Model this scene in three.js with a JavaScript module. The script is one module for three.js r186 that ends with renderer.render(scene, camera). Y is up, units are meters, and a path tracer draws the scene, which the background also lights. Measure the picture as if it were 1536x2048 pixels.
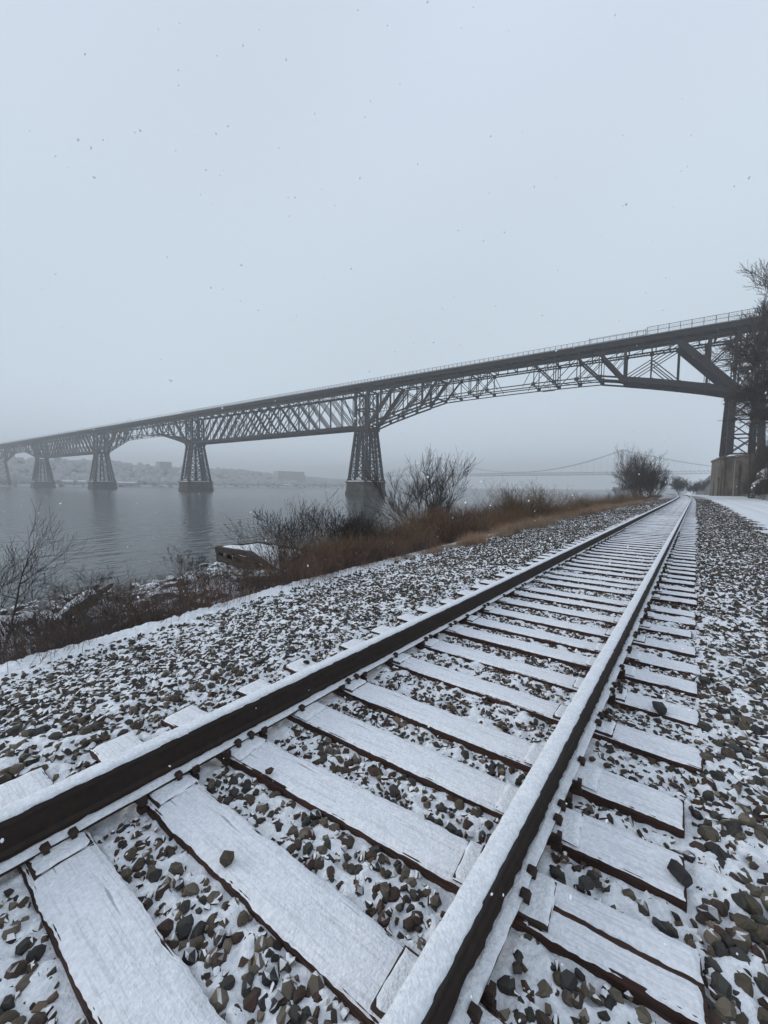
import * as THREE from 'three';
import { mergeGeometries } from 'three/addons/utils/BufferGeometryUtils.js';
import { ConvexGeometry } from 'three/addons/geometries/ConvexGeometry.js';

// World axes follow the railway: x is metres to the right of the camera across the track,
// z runs backwards along the straight part of the track (t = -z is metres ahead), y is up, 0 at the sleeper tops.
const scene = new THREE.Scene();

// ---------------------------------------------------------------- camera
const camera = new THREE.PerspectiveCamera(2 * Math.atan(1024 / 800) * 180 / Math.PI, 0.75, 0.05, 6000);
camera.position.set(0, 1.44, 0);
camera.rotation.order = 'YXZ';
camera.rotation.set(-Math.atan(51 / 800), 37.99 * Math.PI / 180, 0.008);
scene.add(camera);

// ---------------------------------------------------------------- sky (overcast, snowing), sun behind the clouds, haze, exposure
{
  const W = 256, H = 128, d = new Float32Array(W * H * 4);
  const zen = [0.62, 0.69, 0.81], mid = [0.595, 0.69, 0.785], hor = [0.65, 0.75, 0.86];
  for (let j = 0; j < H; j++) for (let i = 0; i < W; i++) {
    const el = Math.max(0, ((j + 0.5) / H - 0.5) * 180), a = (i / W) * Math.PI * 2;
    const k1 = Math.min(1, el / 22), k2 = Math.min(1, Math.max(0, (el - 14) / 50));
    const s1 = k1 * k1 * (3 - 2 * k1), s2 = k2 * k2 * (3 - 2 * k2);
    const w = 1 + 0.018 * Math.sin(a * 3 + el * 0.07) + 0.012 * Math.sin(a * 7 - el * 0.16 + 1.3);
    for (let c = 0; c < 3; c++) d[(j * W + i) * 4 + c] = ((hor[c] + (mid[c] - hor[c]) * s1) * (1 - s2) + zen[c] * s2) * w;
    d[(j * W + i) * 4 + 3] = 1;
  }
  const sky = new THREE.DataTexture(d, W, H, THREE.RGBAFormat, THREE.FloatType);
  sky.mapping = THREE.EquirectangularReflectionMapping; sky.magFilter = THREE.LinearFilter; sky.minFilter = THREE.LinearFilter;
  sky.wrapS = THREE.RepeatWrapping; sky.needsUpdate = true;
  scene.background = sky; scene.environment = sky;
}
const sun = new THREE.DirectionalLight(0xfffaf4, 1.5);
sun.position.set(-79, 29, 60); sun.castShadow = true; sun.shadow.radius = 50;
sun.shadow.mapSize.set(2048, 2048);
Object.assign(sun.shadow.camera, { left: -200, right: 200, top: 200, bottom: -200, near: 1, far: 500 });
scene.add(sun, sun.target);
scene.fog = new THREE.FogExp2(new THREE.Color().setRGB(0.92, 0.965, 1), 0.00098);
const renderer = new THREE.WebGLRenderer({ antialias: true });
renderer.toneMapping = THREE.LinearToneMapping;
renderer.toneMappingExposure = 1.08;
renderer.shadowMap.enabled = true;

// ---------------------------------------------------------------- helpers
function rngOf(a) { return () => { a = (a + 0x6D2B79F5) | 0; let t = Math.imul(a ^ (a >>> 15), 1 | a); t = (t + Math.imul(t ^ (t >>> 7), 61 | t)) ^ t; return ((t ^ (t >>> 14)) >>> 0) / 4294967296; }; }
const V = (x, y, z) => new THREE.Vector3(x, y, z);
const C = (r, g, b) => new THREE.Color().setRGB(r, g, b);
const lerp = (a, b, k) => a + (b - a) * k, clamp = (x, a, b) => Math.min(b, Math.max(a, x)), smooth = (a, b, x) => { const k = clamp((x - a) / (b - a), 0, 1); return k * k * (3 - 2 * k); };
function hash2(i, j, s) { let h = Math.imul(i, 374761393) + Math.imul(j, 668265263) + Math.imul(s, 1274126177); h = Math.imul(h ^ (h >>> 13), 1274126177); return ((h ^ (h >>> 16)) >>> 0) / 4294967296; }
function noise2(x, y, s = 0) {
  const i = Math.floor(x), j = Math.floor(y), u = x - i, v = y - j, a = u * u * (3 - 2 * u), b = v * v * (3 - 2 * v);
  return lerp(lerp(hash2(i, j, s), hash2(i + 1, j, s), a), lerp(hash2(i, j + 1, s), hash2(i + 1, j + 1, s), a), b);
}
const fbm = (x, y, s = 0, n = 4) => { let v = 0, a = 0.5; for (let k = 0; k < n; k++) { v += a * noise2(x, y, s + k); x *= 2.03; y *= 2.03; a *= 0.5; } return v / (1 - Math.pow(0.5, n)); };
function tile(x, y, p, s) { // periodic value noise, x and y in cells, period p cells
  const i = Math.floor(x), j = Math.floor(y), u = x - i, v = y - j, a = u * u * (3 - 2 * u), b = v * v * (3 - 2 * v), m = (k) => ((k % p) + p) % p;
  return lerp(lerp(hash2(m(i), m(j), s), hash2(m(i + 1), m(j), s), a), lerp(hash2(m(i), m(j + 1), s), hash2(m(i + 1), m(j + 1), s), a), b);
}
const tfbm = (u, v, p, s, n) => { let r = 0, a = 0.5, t = 0; for (let k = 0; k < n; k++) { r += a * tile(u * p, v * p, p, s + k); t += a; p *= 2; a *= 0.55; } return r / t; };
function texture(n, fn, srgb, w = n) {
  const d = new Uint8Array(w * n * 4);
  for (let j = 0; j < n; j++) for (let i = 0; i < w; i++) { const c = fn(i / w, j / n, i, j); const o = (j * w + i) * 4; for (let k = 0; k < 3; k++) d[o + k] = clamp(Math.round((typeof c === 'number' ? c : c[k]) * 255), 0, 255); d[o + 3] = 255; }
  const t = new THREE.DataTexture(d, w, n); t.wrapS = t.wrapT = THREE.RepeatWrapping; t.magFilter = THREE.LinearFilter; t.minFilter = THREE.LinearMipmapLinearFilter; t.generateMipmaps = true;
  if (srgb) t.colorSpace = THREE.SRGBColorSpace; t.needsUpdate = true; return t;
}
const rep = (t, x, y = x) => { const c = t.clone(); c.repeat.set(x, y); c.needsUpdate = true; return c; };
const names = {};
function numbered(n) { names[n] = (names[n] ?? -1) + 1; return names[n] ? `${n}_${String(names[n]).padStart(3, '0')}` : n; }
function tag(o, label, category, group, kind) { if (label) o.userData.label = label; if (category) o.userData.category = category; if (group) o.userData.group = group; if (kind) o.userData.kind = kind; return o; }
function thing(name, label, category, pos = [0, 0, 0], group) { const g = new THREE.Group(); g.name = numbered(name); g.position.set(...pos); scene.add(g); return tag(g, label, category, group); }
function mesh(name, geo, mat, parent, kind) {
  const m = new THREE.Mesh(geo, mat); m.name = parent ? name : numbered(name); m.castShadow = m.receiveShadow = true;
  (parent ?? scene).add(m); if (kind) m.userData.kind = kind; return m;
}
// MB gathers triangles (flat shaded, optional vertex colours and uv in metres)
class MB {
  constructor() { this.p = []; this.c = []; this.u = []; }
  tri(a, b, c, col) { this.p.push(a.x, a.y, a.z, b.x, b.y, b.z, c.x, c.y, c.z); if (col) for (let k = 0; k < 3; k++) this.c.push(col.r, col.g, col.b); return this; }
  quad(a, b, c, d, col) { this.tri(a, b, c, col); return this.tri(a, c, d, col); }
  box(cx, cy, cz, w, h, d, ry = 0, col) { const s = Math.sin(ry), k = Math.cos(ry), P = (x, y, z) => V(cx + x * k + z * s, cy + y, cz - x * s + z * k); return this.hexa([[-1, -1, -1], [1, -1, -1], [1, -1, 1], [-1, -1, 1], [-1, 1, -1], [1, 1, -1], [1, 1, 1], [-1, 1, 1]].map((q) => P(q[0] * w / 2, q[1] * h / 2, q[2] * d / 2)), col); }
  hexa(q, col) { for (const f of [[0, 1, 2, 3], [7, 6, 5, 4], [0, 4, 5, 1], [1, 5, 6, 2], [2, 6, 7, 3], [3, 7, 4, 0]]) this.quad(q[f[0]], q[f[1]], q[f[2]], q[f[3]], col); return this; }
  bar(a, b, w, h = w, up = V(0, 1, 0), col) { // a beam of section w (sideways) by h from a to b
    const d = b.clone().sub(a).normalize(); let s = d.clone().cross(up); if (s.lengthSq() < 1e-6) s = d.clone().cross(V(1, 0, 0)); s.normalize(); const n = s.clone().cross(d).normalize();
    const P = (o, x, y) => o.clone().addScaledVector(s, x * w / 2).addScaledVector(n, y * h / 2);
    return this.hexa([P(a, -1, -1), P(a, 1, -1), P(b, 1, -1), P(b, -1, -1), P(a, -1, 1), P(a, 1, 1), P(b, 1, 1), P(b, -1, 1)], col);
  }
  tube(a, b, ra, rb, n = 3, col) {
    const d = b.clone().sub(a).normalize(); let s = d.clone().cross(Math.abs(d.y) > 0.9 ? V(1, 0, 0) : V(0, 1, 0)).normalize(); const m = s.clone().cross(d);
    for (let k = 0; k < n; k++) { const t0 = k / n * Math.PI * 2, t1 = (k + 1) / n * Math.PI * 2, P = (o, r, t) => o.clone().addScaledVector(s, r * Math.cos(t)).addScaledVector(m, r * Math.sin(t));
      this.quad(P(a, ra, t0), P(b, rb, t0), P(b, rb, t1), P(a, ra, t1), col); }
    return this;
  }
  geo(o = [0, 0, 0]) {
    const g = new THREE.BufferGeometry(), p = new Float32Array(this.p); for (let i = 0; i < p.length; i += 3) { p[i] -= o[0]; p[i + 1] -= o[1]; p[i + 2] -= o[2]; }
    g.setAttribute('position', new THREE.BufferAttribute(p, 3)); if (this.c.length === p.length) g.setAttribute('color', new THREE.BufferAttribute(new Float32Array(this.c), 3));
    g.computeVertexNormals();
    const n = g.attributes.normal.array, u = new Float32Array(p.length / 3 * 2); // box-mapped uv, in metres
    for (let i = 0, k = 0; i < p.length; i += 3, k += 2) { const x = Math.abs(n[i]), y = Math.abs(n[i + 1]), z = Math.abs(n[i + 2]); if (y >= x && y >= z) { u[k] = p[i]; u[k + 1] = p[i + 2]; } else if (x >= z) { u[k] = p[i + 2]; u[k + 1] = p[i + 1]; } else { u[k] = p[i]; u[k + 1] = p[i + 1]; } }
    g.setAttribute('uv', new THREE.BufferAttribute(u, 2)); return g;
  }
  build(name, mat, parent, kind) { let o = [0, 0, 0]; if (parent && parent.parent === scene && parent.rotation.y === 0) o = parent.position.toArray(); else if (parent && parent.userData.o) o = parent.userData.o; const m = mesh(name, this.geo(o), mat, parent, kind); return m; }
}
// an indexed sheet y = fn(s, t) over lists of s and t; uv in metres
function sheet(ss, ts, fn, edge) {
  const p = [], u = [], ix = [], n = ss.length;
  for (const t of ts) for (const s0 of ss) { const s = edge ? edge(s0, t) : s0; p.push(s, fn(s, t), -t); u.push(s, t); }
  for (let j = 0; j + 1 < ts.length; j++) for (let i = 0; i + 1 < n; i++) { const a = j * n + i, b = a + 1, c = a + n, d = c + 1; ix.push(a, b, d, a, d, c); }
  const g = new THREE.BufferGeometry(); g.setAttribute('position', new THREE.Float32BufferAttribute(p, 3)); g.setAttribute('uv', new THREE.Float32BufferAttribute(u, 2)); g.setIndex(ix); g.computeVertexNormals(); return g;
}
const range = (a, b, d) => { const n = Math.max(1, Math.round((b - a) / d)); return Array.from({ length: n + 1 }, (_, k) => a + (b - a) * k / n); };
function steps(a, b, first, grow) { const r = []; let t = a; while (t < b) { r.push(t); t += Math.max(first, Math.max(0, t) * grow); } r.push(b); return r; }

// ---------------------------------------------------------------- materials
const std = (o) => new THREE.MeshStandardMaterial(o);
const grainBump = texture(512, (u, v) => 0.6 * tfbm(u, v, 64, 3, 3) + 0.4 * tfbm(u, v, 9, 8, 3));
const snowMap = texture(512, (u, v) => { const k = 0.94 + 0.17 * (tfbm(u, v, 64, 21, 3) - 0.35) - 0.07 * Math.max(0, tfbm(u, v, 7, 27, 4) - 0.45); return [k * 0.985, k * 0.993, k]; }, true);
const M = {};
M.snow = std({ color: C(0.87, 0.88, 0.90), map: rep(snowMap, 1.6), roughness: 0.9, bumpMap: rep(grainBump, 2.5), bumpScale: 0.006 });
M.vc = std({ vertexColors: true, roughness: 0.92 });
M.rail = std({ color: C(0.040, 0.024, 0.016), roughness: 0.66, metalness: 0.1, map: rep(texture(256, (u, v) => { const k = 0.62 + 0.38 * tfbm(u, v, 12, 51, 4); return [k, k * 0.96, k * 0.92]; }, true), 3), bumpMap: rep(grainBump, 6), bumpScale: 0.0012 });
M.iron = std({ color: C(0.040, 0.022, 0.016), roughness: 0.75, metalness: 0.1, bumpMap: rep(grainBump, 9), bumpScale: 0.001 });
const woodMap = texture(512, (u, v) => { const g = tfbm(u * 0.12, v, 60, 71, 3), k = 0.55 + 0.45 * g - 0.35 * smooth(0.62, 0.72, tfbm(u * 0.1, v, 40, 77, 2)); return [k, k * 0.93, k * 0.88]; }, true);
M.sleeper = std({ color: C(0.075, 0.034, 0.022), map: rep(woodMap, 1, 4), roughness: 0.85, bumpMap: rep(woodMap, 1, 4), bumpScale: 0.004 });
M.steel = std({ color: C(0.024, 0.024, 0.024), roughness: 0.85, map: rep(texture(256, (u, v) => { const k = 0.62 + 0.4 * tfbm(u, v, 14, 90, 4), w = smooth(0.52, 0.66, tfbm(u, v, 8, 96, 4)); return [k * (1 + 0.25 * w), k * (0.98 - 0.06 * w), k * (0.98 - 0.2 * w)]; }, true), 0.12) });
M.weathered = std({ color: C(0.16, 0.13, 0.105), map: rep(woodMap, 0.7, 1.5), roughness: 0.9, bumpMap: rep(woodMap, 0.7, 1.5), bumpScale: 0.012 });
M.abutment = std({ color: C(0.21, 0.185, 0.155), roughness: 0.9, bumpMap: rep(grainBump, 0.25), bumpScale: 0.1, map: rep(texture(512, (u, v) => { const k = 0.6 + 0.45 * tfbm(u, v, 7, 131, 5) - 0.2 * smooth(0.5, 0.75, tfbm(u, v * 0.3, 20, 137, 3)), j = smooth(0.03, 0.0, Math.abs(((v * 12) % 1) - 0.5) - 0.47) * 0; return [k, k * 0.97, k * 0.93]; }, true), 0.06) });
M.masonry = std({ color: C(0.115, 0.105, 0.095), roughness: 0.9, bumpMap: rep(grainBump, 0.25), bumpScale: 0.12,
  map: rep(texture(512, (u, v) => { const k = 0.58 + 0.5 * tfbm(u, v, 9, 31, 5) - 0.45 * smooth(0.52, 0.75, tfbm(u, v * 0.16, 26, 37, 3)); return [k, k * 0.97, k * 0.93]; }, true), 0.07) });
M.bark = std({ color: C(0.052, 0.043, 0.038), roughness: 0.95 });
M.twig = std({ color: C(0.040, 0.030, 0.026), roughness: 0.95 });
M.haze = std({ color: C(0.10, 0.11, 0.11), roughness: 1 });

// ---------------------------------------------------------------- lie of the land
const curve = (t) => t < 45 ? 0 : t < 240 ? -2.45e-4 * (t - 45) ** 2 : -9.32 - 0.0956 * (t - 240);   // the track bends left
const grade = (t) => t < 50 ? 0 : t < 200 ? -5e-5 * (t - 50) ** 2 : -1.125 - 0.006 * (t - 200);      // and falls a little
function lut(a) { return (t) => { if (t <= a[0][0]) return a[0][1]; for (let i = 1; i < a.length; i++) if (t < a[i][0]) return lerp(a[i - 1][1], a[i][1], (t - a[i - 1][0]) / (a[i][0] - a[i - 1][0])); return a[a.length - 1][1]; }; }
const edgeL = (t) => lutL(t) + curve(t), lutL = lut([[-20, -4.3], [0.5, -4.72], [4.5, -5.2], [14, -5.6], [34, -5.7], [60, -5.0], [120, -4.9]]);
const edgeR = (t) => lutR(t) + curve(t), lutR = lut([[-20, 2.6], [20, 2.05], [34, 2.1], [60, 1.75], [140, 1.7]]);
const pathR = lut([[-20, 9], [60, 8.2], [82, 7.7], [100, 8.0], [130, 9.5], [150, 10.4], [163, 13.5], [166, 18], [190, 19], [205, 8], [260, 3], [340, -2]]);
const shore = lut([[-40, -19], [8.5, -19.9], [11, -21], [14, -23.5], [16, -23.5], [20, -17], [40, -15.5], [70, -14.5], [300, -14]]);
const WATER = -3.2;
function ballastY(s, t) {
  const q = s - curve(t), L = lutL(t), R = lutR(t);
  let y = q < -2.6 ? lerp(-0.026, -0.3, smooth(0, 1, (-2.7 - q) / (-2.7 - L))) : q > 0.1 ? lerp(-0.026, -0.13, smooth(0.3, R, q)) : -0.036;
  if (q > -2.55 && q < 0.06) y -= 0.007;
  y += 0.03 * (fbm(s * 1.1, t * 1.1, 5, 2) - 0.5);
  return y + grade(t);
}
function bankY(s, t) {
  const e = edgeL(t), w = shore(t) + curve(t), k = clamp((e - s) / (e - w), 0, 3);
  let y = k < 1 ? lerp(-0.36, WATER, 0.62 * smooth(0, 0.34, k) * 0.75 + 0.535 * k) : WATER - (k - 1) * 2.2;
  y += (k < 0.06 ? 0 : 1) * (0.5 * (fbm(s * 0.55, t * 0.55, 11, 3) - 0.5) + 0.16 * (fbm(s * 2.6, t * 2.6, 17, 2) - 0.5)) * smooth(0.02, 0.2, k);
  return y + grade(t) * (1 - Math.min(1, k));
}
const pathY = (s, t) => grade(t) - 0.10 + 0.05 * (fbm(s * 0.8, t * 0.25, 61, 3) - 0.5) + 0.05 * smooth(0, 1.2, s - edgeR(t)) - 0.05 * Math.exp(-(((s - edgeR(t) - 1.5) / 0.24) ** 2)) - 0.05 * Math.exp(-(((s - edgeR(t) - 3.2) / 0.24) ** 2));
function hillY(s, t) { const d = s - pathR(t); return grade(t) - 0.14 + (d > 0 ? (d < 7 ? 2.0 * d - 0.07 * d * d : 10.57 + 0.62 * (d - 7)) * (0.75 + 0.5 * fbm(s * 0.2, t * 0.2, 71, 3)) + 0.8 * smooth(0.2, 2, d) * (fbm(s * 0.8, t * 0.8, 77, 3) - 0.4) : 0); }

// sleepers first, because snow and stones leave them free: [t at the left rail, t at the right end] of the near edge
const sleeperSpots = [[-1.02, -0.95], [-0.58, -0.5], [-0.13, -0.07], [0.28, 0.34], [0.70, 0.80], [1.10, 1.315], [1.565, 1.70], [1.987, 2.054], [2.561, 2.568], [3.04, 3.065], [3.51, 3.531], [3.90, 3.914], [4.34, 4.355], [4.87, 4.884], [5.31, 5.33], [5.67, 5.682], [6.27, 6.298], [6.68, 6.693], [7.07, 7.09]];
{ const r = rngOf(4); let t = 7.09; while (t < 150) { t += 0.462 + (r() - 0.5) * 0.09; const k = (r() - 0.5) * 0.05; sleeperSpots.push([t - k, t + k]); } }
const SW = 0.215;
const onSleeper = (s, t, m = 0) => { const q = s - curve(t); if (q < -2.54 - m || q > 0.05 + m) return false; const k = (q + 1.96) / 1.99; for (const [a, b] of sleeperSpots) { const n = lerp(a, b, k); if (t > n - m && t < n + SW + m) return true; if (n > t + 1) return false; } return false; };

// ---------------------------------------------------------------- ground sheets
// stones in snow seen from far off: only colour; near the camera the stones are built
const cellsOf = (u, v, n, s) => { // periodic cellular noise: [distance to the nearest, to the second, id]
  const x = u * n, y = v * n, i = Math.floor(x), j = Math.floor(y); let a = 9, b = 9, id = 0;
  for (let q = -1; q <= 1; q++) for (let p = -1; p <= 1; p++) { const ii = (((i + p) % n) + n) % n, jj = (((j + q) % n) + n) % n, dx = i + p + hash2(ii, jj, s) - x, dy = j + q + hash2(ii, jj, s + 1) - y, d = Math.hypot(dx, dy); if (d < a) { b = a; a = d; id = hash2(ii, jj, s + 2); } else if (d < b) b = d; }
  return [a, b, id];
};
const gravelMap = texture(1024, (u, v) => {
  const [a, b, id] = cellsOf(u, v, 52, 300), e = b - a, stone = smooth(0.16, 0.3, e) * smooth(0.34, 0.5, id * 0.6 + 0.5 * tfbm(u, v, 90, 310, 2)), k = 0.9 + 0.08 * tfbm(u, v, 60, 320, 2);
  const w = 0.26 + 0.16 * id, s = [w * 1.04, w * 0.98, w * 0.92]; return [lerp(k * 0.985, s[0], stone), lerp(k * 0.99, s[1], stone), lerp(k, s[2], stone)];
}, true);
const gravelBump = texture(512, (u, v) => { const [a, b] = cellsOf(u, v, 52, 300); return smooth(0, 0.5, b - a); });
M.gravel = std({ color: C(0.8, 0.81, 0.83), map: rep(gravelMap, 0.36), bumpMap: rep(gravelBump, 0.36), bumpScale: 0.025, roughness: 0.92 });
const bankMap = texture(1024, (u, v) => {
  const a = tfbm(u, v, 14, 400, 6), snow = smooth(0.40, 0.48, a + 0.18 * (tfbm(u, v, 70, 420, 3) - 0.5)), d = 0.2 + 0.14 * tfbm(u, v, 50, 430, 3);
  return [lerp(d * 1.12, 0.92, snow), lerp(d * 0.98, 0.93, snow), lerp(d * 0.86, 0.94, snow)];
}, true);
M.bank = std({ color: C(0.8, 0.81, 0.83), map: rep(bankMap, 0.16), bumpMap: rep(grainBump, 0.4), bumpScale: 0.06, roughness: 0.95 });
M.hill = std({ color: C(0.30, 0.29, 0.28), map: rep(bankMap, 0.06), bumpMap: rep(grainBump, 0.12), bumpScale: 0.4, roughness: 0.95 });

let nearSnow; const ballast = new THREE.Group(); ballast.name = 'ballast_bed'; ballast.userData.kind = 'structure'; scene.add(ballast);
{
  const W = (s0, t) => lerp(edgeL(t) - 0.45, edgeR(t) + 0.8, s0);
  const bumpy = (s, t) => {
    const q = s - curve(t), under = q > -2.6 && q < 0.1 && !onSleeper(s, t, -0.01);
    const k = t < 40 ? 1 : 0.3;
    return ballastY(s, t) + k * (0.05 * (noise2(s * 13, t * 13, 7) - 0.5) * noise2(s * 1.7, t * 1.7, 19) + 0.022 * (noise2(s * 27, t * 27, 8) - 0.5)) - (onSleeper(s, t, -0.04) ? 0.06 : 0);
  };
  mesh('snow_between_stones', sheet(range(0, 1, 1 / 170), steps(7, 17, 0.05, 0.0042), bumpy, W), M.snow, ballast);
  nearSnow = (mound) => { const f = (s, t) => bumpy(s, t) + mound(s, t) + (onSleeper(s, t, 0.004) ? 0 : 0.024 * (fbm(s * 30, t * 30, 41, 3) - 0.5)); mesh('snow_between_stones', sheet(range(0, 1, 1 / 640), range(-1, 3.2, 0.0125), f, W), M.snow, ballast); mesh('snow_between_stones', sheet(range(0, 1, 1 / 400), range(3.2, 7, 0.02), f, W), M.snow, ballast); };
  mesh('snow_between_stones', sheet(range(0, 1, 1 / 120), range(-2.6, -1, 0.06), bumpy, W), M.snow, ballast);
  mesh('snowy_gravel', sheet(range(0, 1, 1 / 60), steps(17, 270, 0.1, 0.006), bumpy, W), M.gravel, ballast);
  mesh('snowy_gravel', sheet(range(0, 1, 1 / 20), range(-14, -2.6, 0.3), bumpy, W), M.gravel, ballast);
}
mesh('river_bank', sheet(steps(0, 1, 0.004, 0.01).map((k) => k), steps(-16, 270, 0.12, 0.012), (s, t) => bankY(s, t) - 0.01, (k, t) => lerp(edgeL(t) + 0.25, shore(t) + curve(t) - 6, k)), M.bank, null, 'structure');
{ const g = sheet(range(0, 1, 1 / 60), steps(-14, 270, 0.2, 0.01), pathY, (k, t) => { const a = edgeR(t) + 0.25 * (fbm(t * 0.9, 3.1, 81, 3) - 0.5) * smooth(0.06, 0, k); return lerp(a + 0.9 * (noise2(t * 2.2, 0.5, 83) - 0.5) * smooth(0.1, 0, k), pathR(t) + 0.4, k); }); mesh('snow_path', g, M.snow, null, 'structure'); }
mesh('hillside', sheet([-0.6, ...steps(0, 60, 0.35, 0.05)], steps(20, 330, 0.6, 0.006), hillY, (d, t) => pathR(t) + d), M.hill, null, 'structure');

// the river: rippled, reflecting the overcast sky
{
  const n = 512, h = new Float32Array(n * n), waves = [];
  const r = rngOf(77); for (let k = 0; k < 64; k++) { const m = Math.round(Math.exp(lerp(Math.log(3), Math.log(90), r()))), a = 0.7 + (r() - 0.5) * 2.2; const kx = Math.round(m * Math.cos(a)), ky = Math.round(m * Math.sin(a)); if (kx || ky) waves.push([kx, ky, r() * 6.28, 1 / Math.pow(Math.hypot(kx, ky), 1.15)]); }
  for (let j = 0; j < n; j++) for (let i = 0; i < n; i++) { let z = 0; for (const [kx, ky, p, a] of waves) z += a * Math.sin((kx * i + ky * j) / n * Math.PI * 2 + p); h[j * n + i] = z; }
  const k = 5.2, nm = texture(n, (u, v, i, j) => { const a = (x, y) => h[((y + n) % n) * n + ((x + n) % n)], dx = (a(i + 1, j) - a(i - 1, j)) * k * 0.5, dy = (a(i, j + 1) - a(i, j - 1)) * k * 0.5, l = Math.hypot(dx, dy, 1); return [0.5 - 0.5 * dx / l, 0.5 - 0.5 * dy / l, 0.5 + 0.5 / l]; });
  M.water = new THREE.MeshPhysicalMaterial({ color: C(0.035, 0.042, 0.042), roughness: 0.16, ior: 1.33, normalMap: rep(nm, 1 / 10), normalScale: new THREE.Vector2(0.23, 0.23) });
  mesh('river', sheet(range(-1500, -9, 30), range(-300, 1600, 40), () => WATER), M.water, null, 'structure');
}

// ---------------------------------------------------------------- track ballast stones
const stoneKinds = [];
{
  const r = rngOf(91), tints = [[0.060, 0.036, 0.028], [0.048, 0.045, 0.042], [0.085, 0.068, 0.047], [0.038, 0.034, 0.034], [0.11, 0.092, 0.07], [0.07, 0.05, 0.038], [0.052, 0.05, 0.043], [0.15, 0.125, 0.095]];
  for (let k = 0; k < 24; k++) { // broken rock: convex hulls of a few points, flat faces, snow dust on some of the upward ones
    const ax = V(1.15, 0.7 + 0.3 * r(), 0.75 + 0.4 * r()), tn = tints[k % 8], snowy = [0.8, 1.2, 0.9, 1.4, 0.72, 1.1, 1.3][k % 7], tilt = new THREE.Quaternion().setFromEuler(new THREE.Euler((r() - 0.5) * 0.9, 0, (r() - 0.5) * 0.9));
    const pts = Array.from({ length: 34 }, () => V(r() - 0.5, r() - 0.5, r() - 0.5).normalize().multiplyScalar(0.84 + 0.22 * r()).multiply(ax).applyQuaternion(tilt));
    stoneKinds.push([34, 13, 9].map((n, d) => {
      const g = new ConvexGeometry(pts.slice(0, n)), p = g.attributes.position, N = g.attributes.normal, c = new Float32Array(p.count * 3);
      for (let i = 0; i < p.count; i += 3) { const s = smooth(snowy - 0.04, snowy + 0.04, N.getY(i) + 0.25 * (hash2(i, k, 4) - 0.5) - (d ? -0.1 : 0.16)) * (d ? 0.95 : 0.3 + 0.55 * hash2(i, k, 14)), w = 0.6 + 0.55 * hash2(i, k, 9); for (let q = 0; q < 3; q++) for (let a = 0; a < 3; a++) c[(i + q) * 3 + a] = lerp(tn[a] * w, [0.83, 0.845, 0.865][a], s); }
      g.setAttribute('color', new THREE.BufferAttribute(c, 3)); g.deleteAttribute('uv'); return g;
    }));
  }
}
const stoneSpots = [];
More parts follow.
